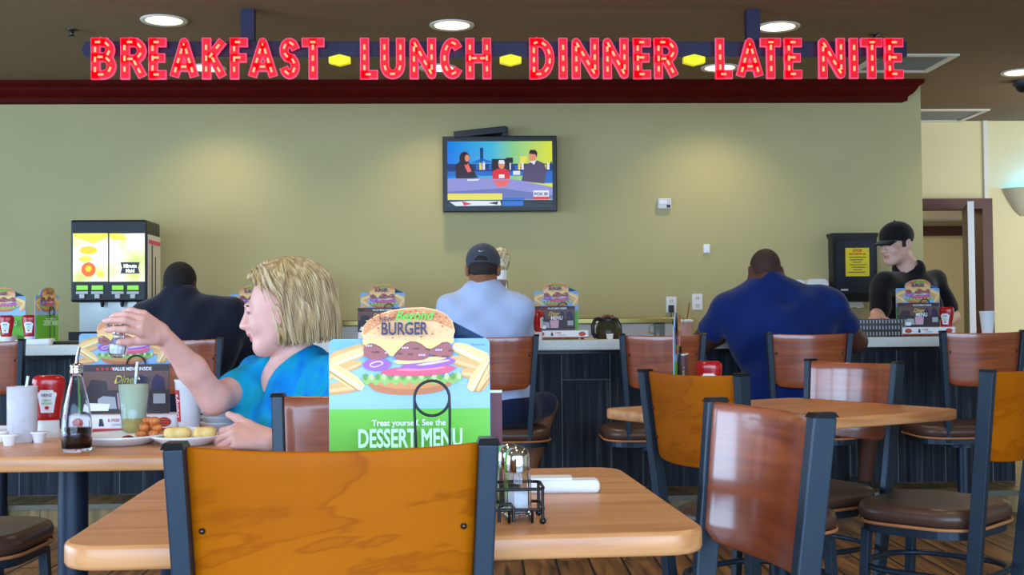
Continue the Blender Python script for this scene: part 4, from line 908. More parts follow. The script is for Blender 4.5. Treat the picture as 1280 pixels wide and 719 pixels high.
def SP(pts, k, mb, m): mb.poly([(S(*p)[0] - so_c.x, S(*p)[1] - .925) for p in pts], -.0065 - .0004 * k, m)
E_ = lambda cx, cz, rx, rz, n=16: [(cx + rx * math.cos(2 * PI * i / n), cz + rz * math.sin(2 * PI * i / n)) for i in range(n)]
SP(E_(111, 313, 11, 5), 1, pa, 1); SP(E_(107, 324, 8, 4), 1, pa, 3); SP(E_(111, 337, 9, 9), 1, pa, 2); SP(E_(111, 336, 4, 4), 2, pa, 1); SP(E_(126, 343, 5, 4), 1, pa, 3); SP([(92, 292), (134, 292), (134, 296), (118, 305), (92, 296)], 1, pa, 3)
SP([(137, 292), (150, 292), (160, 300), (140, 300)], 1, pb, 1)
pa.build('lit_panel', ['panel_a', 'lit_orange', 'lit_red', 'lit_yellow'], so)
SP([(151, 328), (175, 328), (173, 335), (175, 342), (151, 342), (153, 335)], 2, pb, 2)
x_, z_ = S(163, 334.5); pb.text('Minute', .032, x_ - so_c.x, z_ - .925, -.0078, 3, .9, .001); x_, z_ = S(163, 340.5); pb.text('Maid', .032, x_ - so_c.x, z_ - .925, -.0078, 3, .9, .001)
pb.build('lit_panel', ['panel_a', 'lit_yellow', 'darkgrey', 'lit_white'], so)
for u in (103, 122, 147.5, 166.5):
    k = sb(u - 7, 357, u + 7, 362.5, -.008, .0, MB()).build('flavour_label', 'lit_green', so)
    sb(u - 7.5, 364.5, u + 7.5, 367.5, -.01, 0, MB()).build('name_strip', 'grey_edge', so); o = sb(u - 3, 368, u + 3, 373, -.014, 0, MB()).build('push_button', 'grey_edge', so)
for u in (125, 150): x_, z_ = S(u, 377); MB().lathe([(.014, 0), (.012, -.02), (.008, -.035)], (x_ - so_c.x, .05, z_ - .925), 0, 14).build('nozzle', 'black', so)
sb(93, 377, 165, 425, .10, .34, MB()).build('steel_back', 'steel', so); o = sb(89, 415, 166, 425, -.06, .30, MB()).build('drip_tray', 'black', so, bevel=.005)
a = S(183, 277); sd = MB()
xx = a[0] - so_c.x + .002
sd.box((xx, .18, .47), (.004, .30, .43), 0); sd.box((xx + .003, .12, .44), (.003, .02, .36), 1).box((xx + .003, .2, .40), (.003, .015, .3), 1).box((xx + .003, .18, .64), (.003, .28, .025), 2)
sd.build('side_panel', ['cream', 'darkgrey', 'p_tomato'], so)
# ---------------------------------------------------------------- other things behind and on the counter
def onC(u, d): c = P(u, 400, d); c.z = CT; return c
def onB(u, d=7.85): c = P(u, 400, d); c.z = .925; return c
r = empty('coffee_brewer', onB(403, 7.75), 0, 'pale coffee brewer with a black top and red badge behind the woman', 'coffee maker')
MB().box((.045, 0, .19), (.10, .26, .38)).build('body', 'grey_edge', r, bevel=.006); MB().lathe([(.085, .3), (.085, .42), (.06, .455), (.03, .46)], (-.03, -.02, 0), 0, 24).build('black_hopper', 'black', r)
MB().box((.02, -.14, .375), (.06, .05, .085)).build('red_badge', 'red', r, bevel=.004); MB().box((-.04, -.05, .0125), (.14, .2, .025)).build('base', 'black', r); MB().box((.075, -.132, .34), (.03, .004, .05)).build('control_panel', 'darkgrey', r)
r = empty('bean_grinder', onB(627, 7.6), 0, 'tan speckled round-topped grinder behind the grey cap of the seated man', 'grinder')
MB().lathe([(.045, 0), (.045, .30), (.042, .32)], n=20).build('base_column', 'black', r); MB().lathe([(.044, .32), (.044, .375), (.04, .38)], n=20).build('steel_collar', 'steel', r); MB().lathe([(.036, .38), (.038, .44)], n=20).build('white_neck', 'white', r)
MB().lathe([(.036, .44), (.054, .47), (.06, .515), (.054, .555), (.032, .58), (0, .588)], n=24, cap1=False).build('speckled_hopper', ramp_mat('speckle_tan', [(.35, (150, 128, 92)), (.5, (198, 184, 146)), (.65, (226, 214, 184))], (60, 60, 60), 3), r)
r = empty('coffee_pot', onC(760, 6.84), 0, 'dark coffee pot with a brown lid on the counter beside the empty stool', 'coffee pot')
MB().lathe([(.0, .0), (.066, 0), (.073, .012), (.07, .06), (.052, .108), (.05, .116), (.048, .116), (.05, .106), (.067, .06), (.07, .014), (0, .005)], n=32, cap0=False, cap1=False).build('glass_bowl', mat('smoky_glass', (120, 112, 84), .08, trans=.75, ior=1.25), r)
MB().lathe([(.054, .1), (.056, .11), (.052, .122), (.03, .126), (.0, .127)], n=32, cap1=False).build('black_collar', 'black', r); MB().lathe([(.035, .124), (.03, .136), (.0, .138)], n=24, cap1=False).build('lid', mat('brown_lid', (120, 58, 30), .4), r)
MB().tube([(-.05, -.02, .115), (-.078, -.03, .11), (-.092, -.034, .075), (-.09, -.034, .03), (-.072, -.03, .008)], .009, flat=1.3).build('handle', 'black', r); MB().tube([(.05, -.02, .115), (.07, -.03, .075), (.075, -.03, .01)], .005).build('side_strap', 'black', r)
r = empty('paper_cup', onC(762, 6.74), 0, 'small white cup standing in front of the dark coffee pot', 'cup'); MB().lathe([(.017, 0), (.022, .03), (.023, .031), (.020, .03), (.015, .004), (0, .004)], n=20, cap0=True, cap1=False).build('cup', 'china', r); MB().lathe([(0, .024), (.0195, .024)], n=20, cap0=False, cap1=False).build('contents', 'cream', r)
M['thin_mug'] = thin_glass('mug_glass', (226, 230, 230))
r = empty('glass_mug', onB(824), 0, 'clear glass mug on the back counter beside the covered pink cup', 'mug'); MB().lathe([(.03, 0), (.036, .006), (.04, .1), (.037, .1), (.033, .01), (0, .009)], n=24, cap1=False).build('cup', 'thin_mug', r); MB().tube([(-.036, 0, .085), (-.065, 0, .08), (-.066, 0, .035), (-.035, 0, .025)], .006).build('handle', 'thin_mug', r)
r = empty('lidded_cup', onB(857), 0, 'pinkish cup with a flat white lid on the back counter under the outlets', 'cup'); MB().lathe([(.036, 0), (.044, .1)], n=24).build('cup', mat('pink_cup', (206, 150, 146), .4), r); MB().lathe([(.047, .1), (.05, .106), (.05, .114), (.04, .118)], n=24).build('lid', 'white', r)
tag(MB().tube([(0, 0, .1), (.022, 0, .225)], .004).build('drinking_straw', mat('brown_straw', (150, 70, 40), .5), None, onB(858)), 'reddish straw standing in the covered pink cup', 'straw')
for k in range(3):
    c = onC(1095, 6.78); c.z = CT + .034 * k
    m = MB(); m.box((0, 0, .004), (.27 - .01 * k, .22, .008), 0)
    for s in (-1, 1): m.box((0, s * .108, .018), (.27 - .01 * k, .006, .028), 0).box((s * (.132 - .005 * k), 0, .018), (.006, .21, .028), 0)
    for q in range(15): m.box((-.125 + q * .0178, -.112, .018), (.006, .003, .02), 1)
    tag(m.build('ribbed_tray', ['screw', 'p_grey'], None, c), 'grey ribbed tray, %s of the stack on the counter by the employee' % ['bottom', 'middle', 'top'][k], 'tray', 'stacked grey ribbed trays')
r = empty('foam_cup', onC(1234, 6.72), 0, 'plain white foam cup on the counter at the far right', 'cup'); MB().lathe([(.028, 0), (.042, .132), (.044, .134), (.044, .138), (.039, .137), (.026, .006), (0, .006)], n=28, cap1=False).build('cup', 'china', r)
mb = MB().prismz(rrect(.2, .1, .02, 4), 0, .02, 0, bevel=.006); mb.v = [(v[0], v[1], v[2] * (1 + 1.2 * abs(mnoise.noise(Vector(v) * 14)))) for v in mb.v]
tag(mb.build('paper_napkins', 'paper', None, onC(44, 6.64)), 'crumpled white napkins on the counter in front of the edge-on card', 'napkins')
tag(MB().prismz(rrect(.16, .12, .03, 5), 0, .016, 0, bevel=.004).build('serving_tray', 'black', None, onC(86, 6.7)), 'small black tray on the counter in front of the juice dispenser', 'tray')
r = empty('coffee_cup', onC(286, 6.62), 0, 'white coffee cup on the counter under the dark-suited man\'s arm', 'cup'); MB().lathe([(.022, 0), (.03, .012), (.036, .06), (.034, .06), (.026, .01), (0, .008)], n=24, cap1=False).build('cup', 'china', r)
# ---------------------------------------------------------------- people: smooth blended bodies
def npv(v): return np.array([v[0], v[1], v[2]], dtype=np.float32)
def V(x, d, z=0.0): q = XD(x, d, 0); return Vector((q.x, q.y, z))     # direction: right, away, up as seen
class SDF:
    def __init__(s): s.ops = []; s.lo = np.full(3, 1e9); s.hi = np.full(3, -1e9)
    def grow(s, p, r): s.lo = np.minimum(s.lo, np.array(p) - r); s.hi = np.maximum(s.hi, np.array(p) + r)
    def rc(s, a, b, ra, rb=None, k=.02, mode='a'):
        a, b = npv(a), npv(b); rb = ra if rb is None else rb
        if mode == 'a': s.grow(a, ra + .01); s.grow(b, rb + .01)
        ba = b - a; L = float(ba @ ba) + 1e-9
        def f(P):
            pa = P - a; t = np.clip((pa @ ba) / L, 0, 1); return np.linalg.norm(pa - t[:, None] * ba, axis=1) - (ra + (rb - ra) * t)
        s.ops.append((mode, f, k)); return s
    def el(s, c, r, k=.03, R=None, mode='a'):
        c = npv(c); r = np.array(r, dtype=np.float32)
        if mode == 'a': s.grow(c, float(max(r)) + .01)
        R_ = None if R is None else np.array(R, dtype=np.float32)
        def f(P):
            q = P - c
            if R_ is not None: q = q @ R_
            k0 = np.linalg.norm(q / r, axis=1); k1 = np.linalg.norm(q / (r * r), axis=1) + 1e-9; return k0 * (k0 - 1) / k1
        s.ops.append((mode, f, k)); return s
    def cut(s, p, n): 
        p, n = npv(p), npv(Vector(n).normalized()); s.ops.append(('i', lambda P: (P - p) @ n, .004)); return s
    def fn(s, f): s.ops.append(('f', f, 0)); return s
    def use(s, o, mode='a', k=.02): s.ops.append((mode, o.eval, k)); s.lo = np.minimum(s.lo, o.lo); s.hi = np.maximum(s.hi, o.hi); return s
    def eval(s, P):
        d = np.full(len(P), 1e3, dtype=np.float32)
        for mode, f, k in s.ops:
            if mode == 'f': d = d + f(P); continue
            b = f(P)
            if mode == 'a': h = np.clip(.5 + .5 * (b - d) / k, 0, 1); d = b * (1 - h) + d * h - k * h * (1 - h)
            elif mode == 's': b = -b; h = np.clip(.5 - .5 * (b - d) / k, 0, 1); d = b * (1 - h) + d * h + k * h * (1 - h)
            else: d = np.maximum(d, b)
        return d.astype(np.float32)
def surface(sdf, h, pad=.02):
    lo = sdf.lo - pad; n = np.ceil((sdf.hi + pad - lo) / (4 * h)).astype(int) + 1
    ax = [lo[i] + 4 * h * np.arange(n[i]) for i in range(3)]
    G = np.stack(np.meshgrid(*ax, indexing='ij'), -1).reshape(-1, 3).astype(np.float32)
    C = sdf.eval(G).reshape(n)
    big = np.repeat(np.repeat(np.repeat(C[:-1, :-1, :-1], 4, 0), 4, 1), 4, 2)
    Cm = np.abs(C); mn = Cm[:-1, :-1, :-1].copy()
    for a in (0, 1):
        for b in (0, 1):
            for c in (0, 1): mn = np.minimum(mn, Cm[a:n[0] - 1 + a, b:n[1] - 1 + b, c:n[2] - 1 + c])
    near = mn < 9 * h
    idx = np.argwhere(np.repeat(np.repeat(np.repeat(near, 4, 0), 4, 1), 4, 2))
    vals = big; vals[idx[:, 0], idx[:, 1], idx[:, 2]] = sdf.eval((lo + idx * h).astype(np.float32))
    ins = vals < 0
    sl = lambda A, a, b, c: A[a:A.shape[0] - 1 + a, b:A.shape[1] - 1 + b, c:A.shape[2] - 1 + c]
    cnt = sum(sl(ins, a, b, c).astype(np.int8) for a in (0, 1) for b in (0, 1) for c in (0, 1))
    act = np.argwhere((cnt > 0) & (cnt < 8)); ids = np.full(cnt.shape, -1, np.int32); ids[act[:, 0], act[:, 1], act[:, 2]] = np.arange(len(act))
    acc = np.zeros((len(act), 3)); num = np.zeros(len(act))
    cor = [(a, b, c) for a in (0, 1) for b in (0, 1) for c in (0, 1)]
    cv = {c: vals[act[:, 0] + c[0], act[:, 1] + c[1], act[:, 2] + c[2]] for c in cor}
    for c in cor:
        for q in range(3):
            if c[q] == 0:
                e = list(c); e[q] = 1; e = tuple(e); v0, v1 = cv[c], cv[e]; x = (v0 < 0) != (v1 < 0)
                t = np.where(x, v0 / np.where(x, v0 - v1, 1), 0); pt = np.tile(np.array(c, float), (len(act), 1)); pt[:, q] += t
                acc += pt * x[:, None]; num += x
    verts = lo + h * (act + acc / num[:, None]); faces = []
    for q in range(3):
        a1, a2 = (q + 1) % 3, (q + 2) % 3
        A = np.take(ins, range(0, ins.shape[q] - 1), q); B = np.take(ins, range(1, ins.shape[q]), q)
        e = np.argwhere(A != B); ok = (e[:, a1] > 0) & (e[:, a2] > 0) & (e[:, a1] < ins.shape[a1] - 1) & (e[:, a2] < ins.shape[a2] - 1); e = e[ok]
        def cell(d1, d2): w_ = e.copy(); w_[:, a1] += d1; w_[:, a2] += d2; return ids[w_[:, 0], w_[:, 1], w_[:, 2]]
        f = np.stack([cell(-1, -1), cell(0, -1), cell(0, 0), cell(-1, 0)], 1)
        flip = ~ins[e[:, 0], e[:, 1], e[:, 2]]; f[flip] = f[flip][:, ::-1]; faces.append(f)
    faces = np.concatenate(faces); faces = faces[(faces >= 0).all(1)]
    return verts, faces
def flesh(sdf, h, name, mats, root, pick=None):
    v, f = surface(sdf, h); me = bpy.data.meshes.new(name); loc = np.array(root.location)
    me.vertices.add(len(v)); me.vertices.foreach_set('co', (v - loc).astype(np.float32).ravel())
    me.loops.add(f.size); me.loops.foreach_set('vertex_index', f.astype(np.int32).ravel())
    me.polygons.add(len(f)); me.polygons.foreach_set('loop_start', np.arange(0, f.size, 4, dtype=np.int32))
    for x in mats: me.materials.append(M[x] if isinstance(x, str) else x)
    if pick is not None: me.polygons.foreach_set('material_index', pick(v[f].mean(1)).astype(np.int32))
    me.polygons.foreach_set('use_smooth', np.ones(len(f), bool)); me.update(calc_edges=True); me.validate()
    o = bpy.data.objects.new(name, me); COL.objects.link(o); o.parent = root; return o
class Head:
    """axes: x to the person's right, y forward, z up"""
    def __init__(s, c, fwd, tilt=0.0, scale=1.0, roll=0.0):
        f = Vector(fwd).normalized(); up = Vector((0, 0, 1)); r = f.cross(up).normalized()
        t = math.radians(tilt); f2 = f * math.cos(t) - up * math.sin(t); u2 = r.cross(f2)
        q = Matrix.Rotation(math.radians(roll), 3, f2); s.r, s.f, s.u = q @ r, f2, q @ u2; s.c = Vector(c); s.s = scale
        s.R = np.array([[s.r[i], s.f[i], s.u[i]] for i in range(3)], dtype=np.float32)
    def w(s, x, y, z): return s.c + (s.r * x + s.f * y + s.u * z) * s.s
    def loc(s, P): return ((P - npv(s.c)) @ s.R) / s.s
    def add(s, S, brow=1.0, nose=1.0, jaw=1.0):
        k = s.s; sc = lambda *r: tuple(a * k for a in r); R = s.R; W = s.w
        S.el(W(0, -.015, .03), sc(.074, .094, .084), .02 * k, R); S.el(W(0, .03, -.03), sc(.06, .062, .08), .03 * k, R)
        S.rc(W(0, .015, -.06), W(0, .07, -.097), .05 * k * jaw, .021 * k, .03 * k)
        for e in (-1, 1):
            S.rc(W(e * .05, -.005, -.045), W(e * .02, .066, -.093), .018 * k * jaw, .016 * k, .03 * k); S.el(W(e * .036, .066, -.03), sc(.024, .02, .022), .025 * k, R)
        S.rc(W(-.032, .087, .02), W(.032, .087, .02), .0105 * k * brow, None, .018 * k)
        for e in (-1, 1): S.el(W(e * .032, .1, .003), sc(.019, .017, .0125), .012 * k, R, 's')
        for e in (-1, 1): S.el(W(e * .032, .0785, .0100), sc(.0155, .0125, .0085), .004 * k, R); S.el(W(e * .032, .0775, -.0060), sc(.0145, .0118, .006), .004 * k, R)
        S.rc(W(0, .09, .014), W(0, .108 + .006 * nose, -.029), .0075 * k, .0105 * k, .012 * k)
        for e in (-1, 1): S.el(W(e * .0125, .1, -.031), sc(.0085, .011, .008), .008 * k, R)
        S.rc(W(0, .091, -.045), W(0, .093, -.05), .012 * k, None, .015 * k)
        S.rc(W(-.019, .086, -.0575), W(.019, .086, -.0575), .0065 * k, None, .008 * k); S.rc(W(0, .0935, -.0565), W(0, .0935, -.0575), .0075 * k, None, .01 * k)
        S.rc(W(-.016, .086, -.069), W(.016, .086, -.069), .0065 * k, None, .006 * k); S.rc(W(0, .092, -.0685), W(0, .092, -.069), .0065 * k, None, .006 * k)
        S.rc(W(-.02, .099, -.0632), W(.02, .099, -.0632), .0022 * k, None, .004 * k, 's')
        for e in (-1, 1):
            S.el(W(e * .081, -.014, -.006), sc(.013, .02, .034), .008 * k, R); S.el(W(e * .094, -.006, -.004), sc(.008, .011, .02), .006 * k, R, 's')
        return S
    def eyes(s, root, brow_col):
        L = np.array(root.location); o = MB()
        for e in (-1, 1):
            c = s.w(e * .032, .078, .0025) - root.location; o.ball(c, .0112 * s.s, 0, 16, 12)
            c2 = s.w(e * .032, .0852, .0022) - root.location; o.ball(c2, .0052 * s.s, 1, 12, 8); c3 = s.w(e * .032, .0868, .002) - root.location; o.ball(c3, .0038 * s.s, 2, 10, 6)
        o.build('eyes', ['eye_white', 'eye_iris', 'black'], root)
        for e in (-1, 1): b = MB(); b.tube([s.w(e * .014, .0965, .0205) - root.location, s.w(e * .03, .096, .026) - root.location, s.w(e * .046, .083, .021) - root.location], .0028 * s.s, 0, 6, flat=.8); b.build('eyebrow', brow_col, root)
        l = MB()
        for e in (-1, 1): l.tube([s.w(e * (.032 + .013 * math.cos(a)), .0895 - .006 * abs(math.cos(a)), .0015 + .0035 * math.sin(a)) - root.location for a in [PI * q / 8 for q in range(9)]], .0014 * s.s, 0, 5)
        l.build('eyelashes', 'lash', root)
M['eye_white'] = mat('eye_white', (176, 160, 152), .3); M['eye_iris'] = mat('eye_iris', (80, 100, 110), .2); M['lash'] = mat('lash', (60, 44, 38), .7)
def skin(n, c): M[n] = mat(n, c, .5, sub=.12, var=.06, vs=28, spec=.4); return n
skin('skin_fair', (228, 172, 158)); skin('skin_light', (216, 166, 148)); skin('skin_tan', (150, 96, 68)); skin('skin_brown', (92, 56, 44)); skin('skin_dark', (70, 44, 36)); M['lips'] = mat('lips', (200, 126, 118), .4)
def hand(S, Wr, F_, T_, curls, k=1.0, thumb=(.75, .62, -.25), tc=(10, 15), spread=6, sp_pinky=None):
    """wrist, direction to the knuckles, direction of the thumb side; five separate fingers"""
    F_ = Vector(F_).normalized(); T_ = Vector(T_); T_ = (T_ - F_ * T_.dot(F_)).normalized(); N = F_.cross(T_)
    if not hand.flip: N = -N
    W = Vector(Wr); kn = []
    for i, off in enumerate((.030, .010, -.010, -.029)):
        base = W + F_ * (.088, .091, .086, .077)[i] * k + T_ * off * k + N * (.004, .006, .004, 0)[i] * k; kn.append(base)
        S.rc(W + F_ * .012 * k + T_ * off * .55 * k, base, .0155 * k, .0112 * k, .014 * k)
    lens = ((.042, .026, .02), (.046, .03, .021), (.042, .028, .02), (.033, .021, .018))
    for i, b in enumerate(kn):
        p = b; ang = 0; sp = math.radians(spread * (1.2, .3, -.5, -1.5)[i]); d0 = (F_ * math.cos(sp) + T_ * math.sin(sp)).normalized()
        for j in range(3):
            ang += math.radians(curls[i][j]); d = d0 * math.cos(ang) - N * math.sin(ang); q = p + d * lens[i][j] * k
            S.rc(p, q, (.0102 - .0011 * j) * k, (.0091 - .0011 * j) * k, .0035 * k); p = q
        hand.tips.append(p)
    b = W + F_ * .028 * k + T_ * .022 * k; d = (T_ * thumb[0] + F_ * thumb[1] + N * thumb[2]).normalized(); p = b; ax = d.cross(F_)
    for j, (l, r0, r1) in enumerate(((.042, .0165, .0125), (.032, .0118, .0105), (.026, .0105, .0082))):
        if j: 
            a = math.radians(tc[j - 1]); d = (d * math.cos(a) + F_ * math.sin(a)).normalized()
        q = p + d * l * k; S.rc(p, q, r0 * k, r1 * k, .006 * k if j else .012 * k); p = q
    hand.tips.append(p)
hand.flip = False; hand.tips = []
def wrinkle(amp, *ks):
    def f(P):
        d = 0
        for (kx, ky, kz, ph, w_) in ks: d = d + w_ * np.sin(P[:, 0] * kx + P[:, 1] * ky + P[:, 2] * kz + ph + 1.3 * np.sin(P[:, 2] * 11 + P[:, 0] * 7 + ph))
        return amp * d
    return f
WR = wrinkle(.0042, (24, 8, 18, 0, 1), (-18, 10, 26, 2, .8), (40, -15, -30, 4, .5))
def cloth(n, c, var=.08, vs=9, rough=.85): M[n] = mat(n, c, rough, var=var, vs=vs, spec=.2, sheen=.15); return n
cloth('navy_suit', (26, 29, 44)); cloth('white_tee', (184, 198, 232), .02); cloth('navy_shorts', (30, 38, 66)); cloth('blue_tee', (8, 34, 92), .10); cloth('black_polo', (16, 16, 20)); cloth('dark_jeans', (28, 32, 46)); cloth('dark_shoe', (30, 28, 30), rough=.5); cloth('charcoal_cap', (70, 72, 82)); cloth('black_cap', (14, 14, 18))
M['turquoise'] = ramp_mat('turquoise_tie_dye', [(.3, (0, 96, 170)), (.45, (0, 132, 206)), (.6, (6, 152, 196)), (.75, (20, 140, 140))], (9, 9, 5), 3, .8, dist=1.5, spec=.2)
M['blond'] = ramp_mat('blond_hair', [(.25, (122, 92, 60)), (.45, (178, 144, 98)), (.6, (206, 178, 132)), (.78, (226, 206, 172))], (70, 70, 5), 5, .45, spec=.5)
M['short_black'] = mat('short_black_hair', (22, 18, 18), .8, bump=.5, vs=260); M['stubble'] = mat('cropped_hair', (62, 40, 33), .8, bump=.3, vs=300); M['brown_hair'] = mat('brown_hair', (46, 36, 32), .8)
def foot(S, a, fwd, k=1.0): S.rc(Vector(a) + Vector((0, 0, .035)), Vector(a) + Vector(fwd).normalized() * .17 * k + Vector((0, 0, .028)), .042, .034, .03); return S
# ---- woman in turquoise
wc = P(385, 600, 3.2); wr = empty('person', (wc.x, wc.y, 0), 0, 'person with a blond bob in a turquoise top, seated in profile, lifting a glass shaker', 'person')
hd = Head(P(353, 387, 3.19), V(-1, -.05), 8, .97)
B = P
S = hd.add(SDF(), nose=.6, jaw=.88)
nb = B(367, 458, 3.22); S.rc(hd.w(0, -.035, -.05), nb, .043, .05, .02)
f_ = V(-.8, -.6); l_ = V(.6, -.8)
RT = np.array([[l_[i], f_[i], (0, 0, 1)[i]] for i in range(3)], dtype=np.float32)
Rs, Ls = B(325, 475, 3.33), B(412, 476, 3.10)
S.rc(Rs, Ls, .05, .05, .05); ch = B(370, 515, 3.21); S.el(ch, (.145, .095, .16), .03, RT); be = B(374, 572, 3.22); S.el(be, (.14, .11, .16), .05, RT)
el_ = B(268, 499, 3.12); wr1 = B(203, 419, 2.97); S.rc(Rs, el_, .047, .039, .03); S.rc(el_, B(240, 462, 3.06), .038, .035, .02); S.rc(B(240, 462, 3.06), wr1, .035, .023, .02)
hand.flip = False; Fd = (B(172, 402, 2.90) - wr1).normalized()
N_try = Fd.cross(V(-.15, -.7, -.72)); hand.flip = N_try.z > 0
hand.tips = []
hand(S, wr1, Fd, V(-.15, -.7, -.72), [(12, 34, 24), (18, 38, 26), (30, 44, 30), (40, 48, 30)], .93, (.42, .86, -.38), (6, 12), 7)
e2 = B(424, 578, 3.02); w2 = B(340, 550, 2.93); S.rc(Ls, e2, .05, .042, .03); S.rc(e2, w2, .04, .026, .02)
T2 = V(-.2, .8, .55); F2 = V(-1, -.05, .10); hand.flip = F2.cross(T2).z > 0
hand(S, w2, F2, T2, [(30, 46, 30), (36, 50, 34), (40, 54, 36), (44, 56, 36)], 1.04, (.5, .85, .10), (4, 10), 9)
def wpick(c):
    q = hd.loc(c); lip = (np.abs(q[:, 0]) < .024) & (q[:, 1] > .082) & (q[:, 2] < -.052) & (q[:, 2] > -.0755); return lip.astype(int)
flesh(S, .0034, 'body', ['skin_fair', 'lips'], wr, wpick); hd.eyes(wr, 'brown_hair')
H = SDF(); k = hd.s; sc = lambda *r: tuple(a * k for a in r)
H.el(hd.w(0, -.022, .032), sc(.098, .12, .102), .03, hd.R).el(hd.w(0, -.055, -.025), sc(.104, .088, .075), .03, hd.R)
for e in (-1, 1): H.el(hd.w(e * .066, -.005, -.03), sc(.034, .05, .068), .03, hd.R)
H.el(hd.w(0, .028, .1), sc(.06, .036, .024), .03, hd.R)
H.el(hd.w(0, .15, -.025), sc(.16, .19, .135), .012, hd.R, 's')
def strands(P_):
    q = hd.loc(P_); a = np.arctan2(q[:, 0], -q[:, 1] + .02 + .25 * np.maximum(q[:, 2], 0)); return .0032 * np.sin(a * 34 + 3 * np.sin(q[:, 2] * 26)) + .0022 * np.sin(a * 71 + 4 * np.sin(q[:, 2] * 17 + 1)) + .004 * np.sin(a * 9 + q[:, 2] * 20)
H.fn(strands); H.cut(hd.w(0, -.06, -.103), hd.u * -1 + hd.f * -.25)
hair_ = flesh(H, .003, 'hair', ['blond'], wr)
lk = MB(); rl = random.Random(11)
for k_ in range(420):
    side = rl.choice((-1, 1)); a0 = math.radians(rl.uniform(34, 180)) * side; sw = (max(0.0, math.radians(rl.uniform(84, 104)) - abs(a0)) + math.radians(rl.uniform(0, 10))) * side; o_ = rl.uniform(-.002, .007); th1 = rl.uniform(84, 96); pts = []
    zend = rl.uniform(-.108, -.086) + .012 * max(0, math.cos(a0)); px0 = rl.uniform(-.012, .012)
    for q in range(13):
        t = q / 12
        if t < .6:
            th = math.radians(8 + (th1 - 8) * t / .6); a = a0 + sw * (t / .6); x, y, z = (.099 + o_) * math.sin(th) * math.sin(a) + px0 * (1 - t), -.024 + (.121 + o_) * math.sin(th) * math.cos(a) * (.80 if math.cos(a) > 0 else 1), .034 + (.1 + o_) * math.cos(th)
            base = (x, y, z)
        else:
            u_ = (t - .6) / .4; z = base[2] + (zend - base[2]) * u_; cr_ = 1 + .05 * math.sin(u_ * 2.4) - .10 * u_ * u_; x, y = base[0] * cr_, -.024 + (base[1] + .024) * cr_ - .006 * u_
        pts.append(hd.w(x, y, z) - wr.location)
    lk.tube(pts, .0034, 0, 5, r2=.0012)
lk.build('hair_locks', 'blond', hair_)
C = SDF(); C.rc(Rs, Ls, .062, .062, .05); C.el(ch, (.158, .108, .18), .05, RT); C.el(be, (.156, .126, .17), .05, RT)
for e in (-.065, .065): C.el(ch + l_ * e + f_ * .075 + Vector((0, 0, -.02)), (.062, .06, .062), .04, RT)
C.rc(Rs, Rs + (el_ - Rs) * .5, .062, .062, .03); C.rc(Ls, Ls + (e2 - Ls) * .42, .063, .064, .03); C.rc(nb + V(.05, .0, -.01), nb + V(.0, .05, -.01), .052, .05, .03)
C.fn(WR)
C.rc(hd.w(0, -.0, -.10), nb + f_ * .07 + Vector((0, 0, .0)), .05, .055, .01, 's'); C.rc(nb + f_ * .09, ch + f_ * .13 + Vector((0, 0, .03)), .05, .012, .012, 's')
C.cut(Rs + (el_ - Rs) * .52, el_ - Rs) if False else None
flesh(C, .005, 'turquoise_top', ['turquoise'], wr)
L_ = SDF(); hp = Vector((wc.x, wc.y, .575)); L_.el(hp, (.18, .15, .12), .05, RT)
for e in (-.09, .09):
    kn_ = hp + l_ * e + f_ * .40 + Vector((0, 0, -.03)); kn_ = hp + l_ * e + V(-1, -.1) * .29 + Vector((0, 0, -.03)); L_.rc(hp + l_ * e, kn_, .085, .062, .04); an = kn_ + Vector((0, 0, -.46)) + V(-.02, 0); L_.rc(kn_, an, .06, .042, .02); foot(L_, (an.x, an.y, 0), V(-1, -.1))
flesh(L_, .009, 'dark_trousers', ['dark_jeans'], wr)
# the shaker in her hand hangs from thumb and fingertips
st_ = B(149, 411, 2.91); sb_ = B(146, 447, 2.91); ax_ = (st_ - sb_).normalized()
sh = empty('shaker', sb_, 0, 'glass shaker held up in the woman\'s raised hand', 'shaker'); Tm = ax_.to_track_quat('Z', 'Y').to_matrix().to_4x4(); n = 12; sL = (st_ - sb_).length
MB().lathe([(.0, 0), (.012, 0), (.02, .008), (.0225, .022), (.020, .034), (.012, .048), (.0115, .056), (.0105, .056), (.011, .047), (.0185, .033), (.0205, .022), (.018, .009), (0, .004)], n=n, smooth=False, cap0=False, cap1=False, T=Tm).build('glass_jar', 'shaker_glass', sh)
MB().lathe([(0, .005), (.0178, .0105), (.0198, .022), (.0175, .031), (0, .032)], n=n, smooth=False, cap0=False, cap1=False, T=Tm).build('contents', 'salt', sh)
MB().lathe([(.013, .054), (.0145, .057), (.014, .07), (.009, .078), (0, .079)], n=20, cap1=False, T=Tm).build('chrome_top', 'chrome', sh)
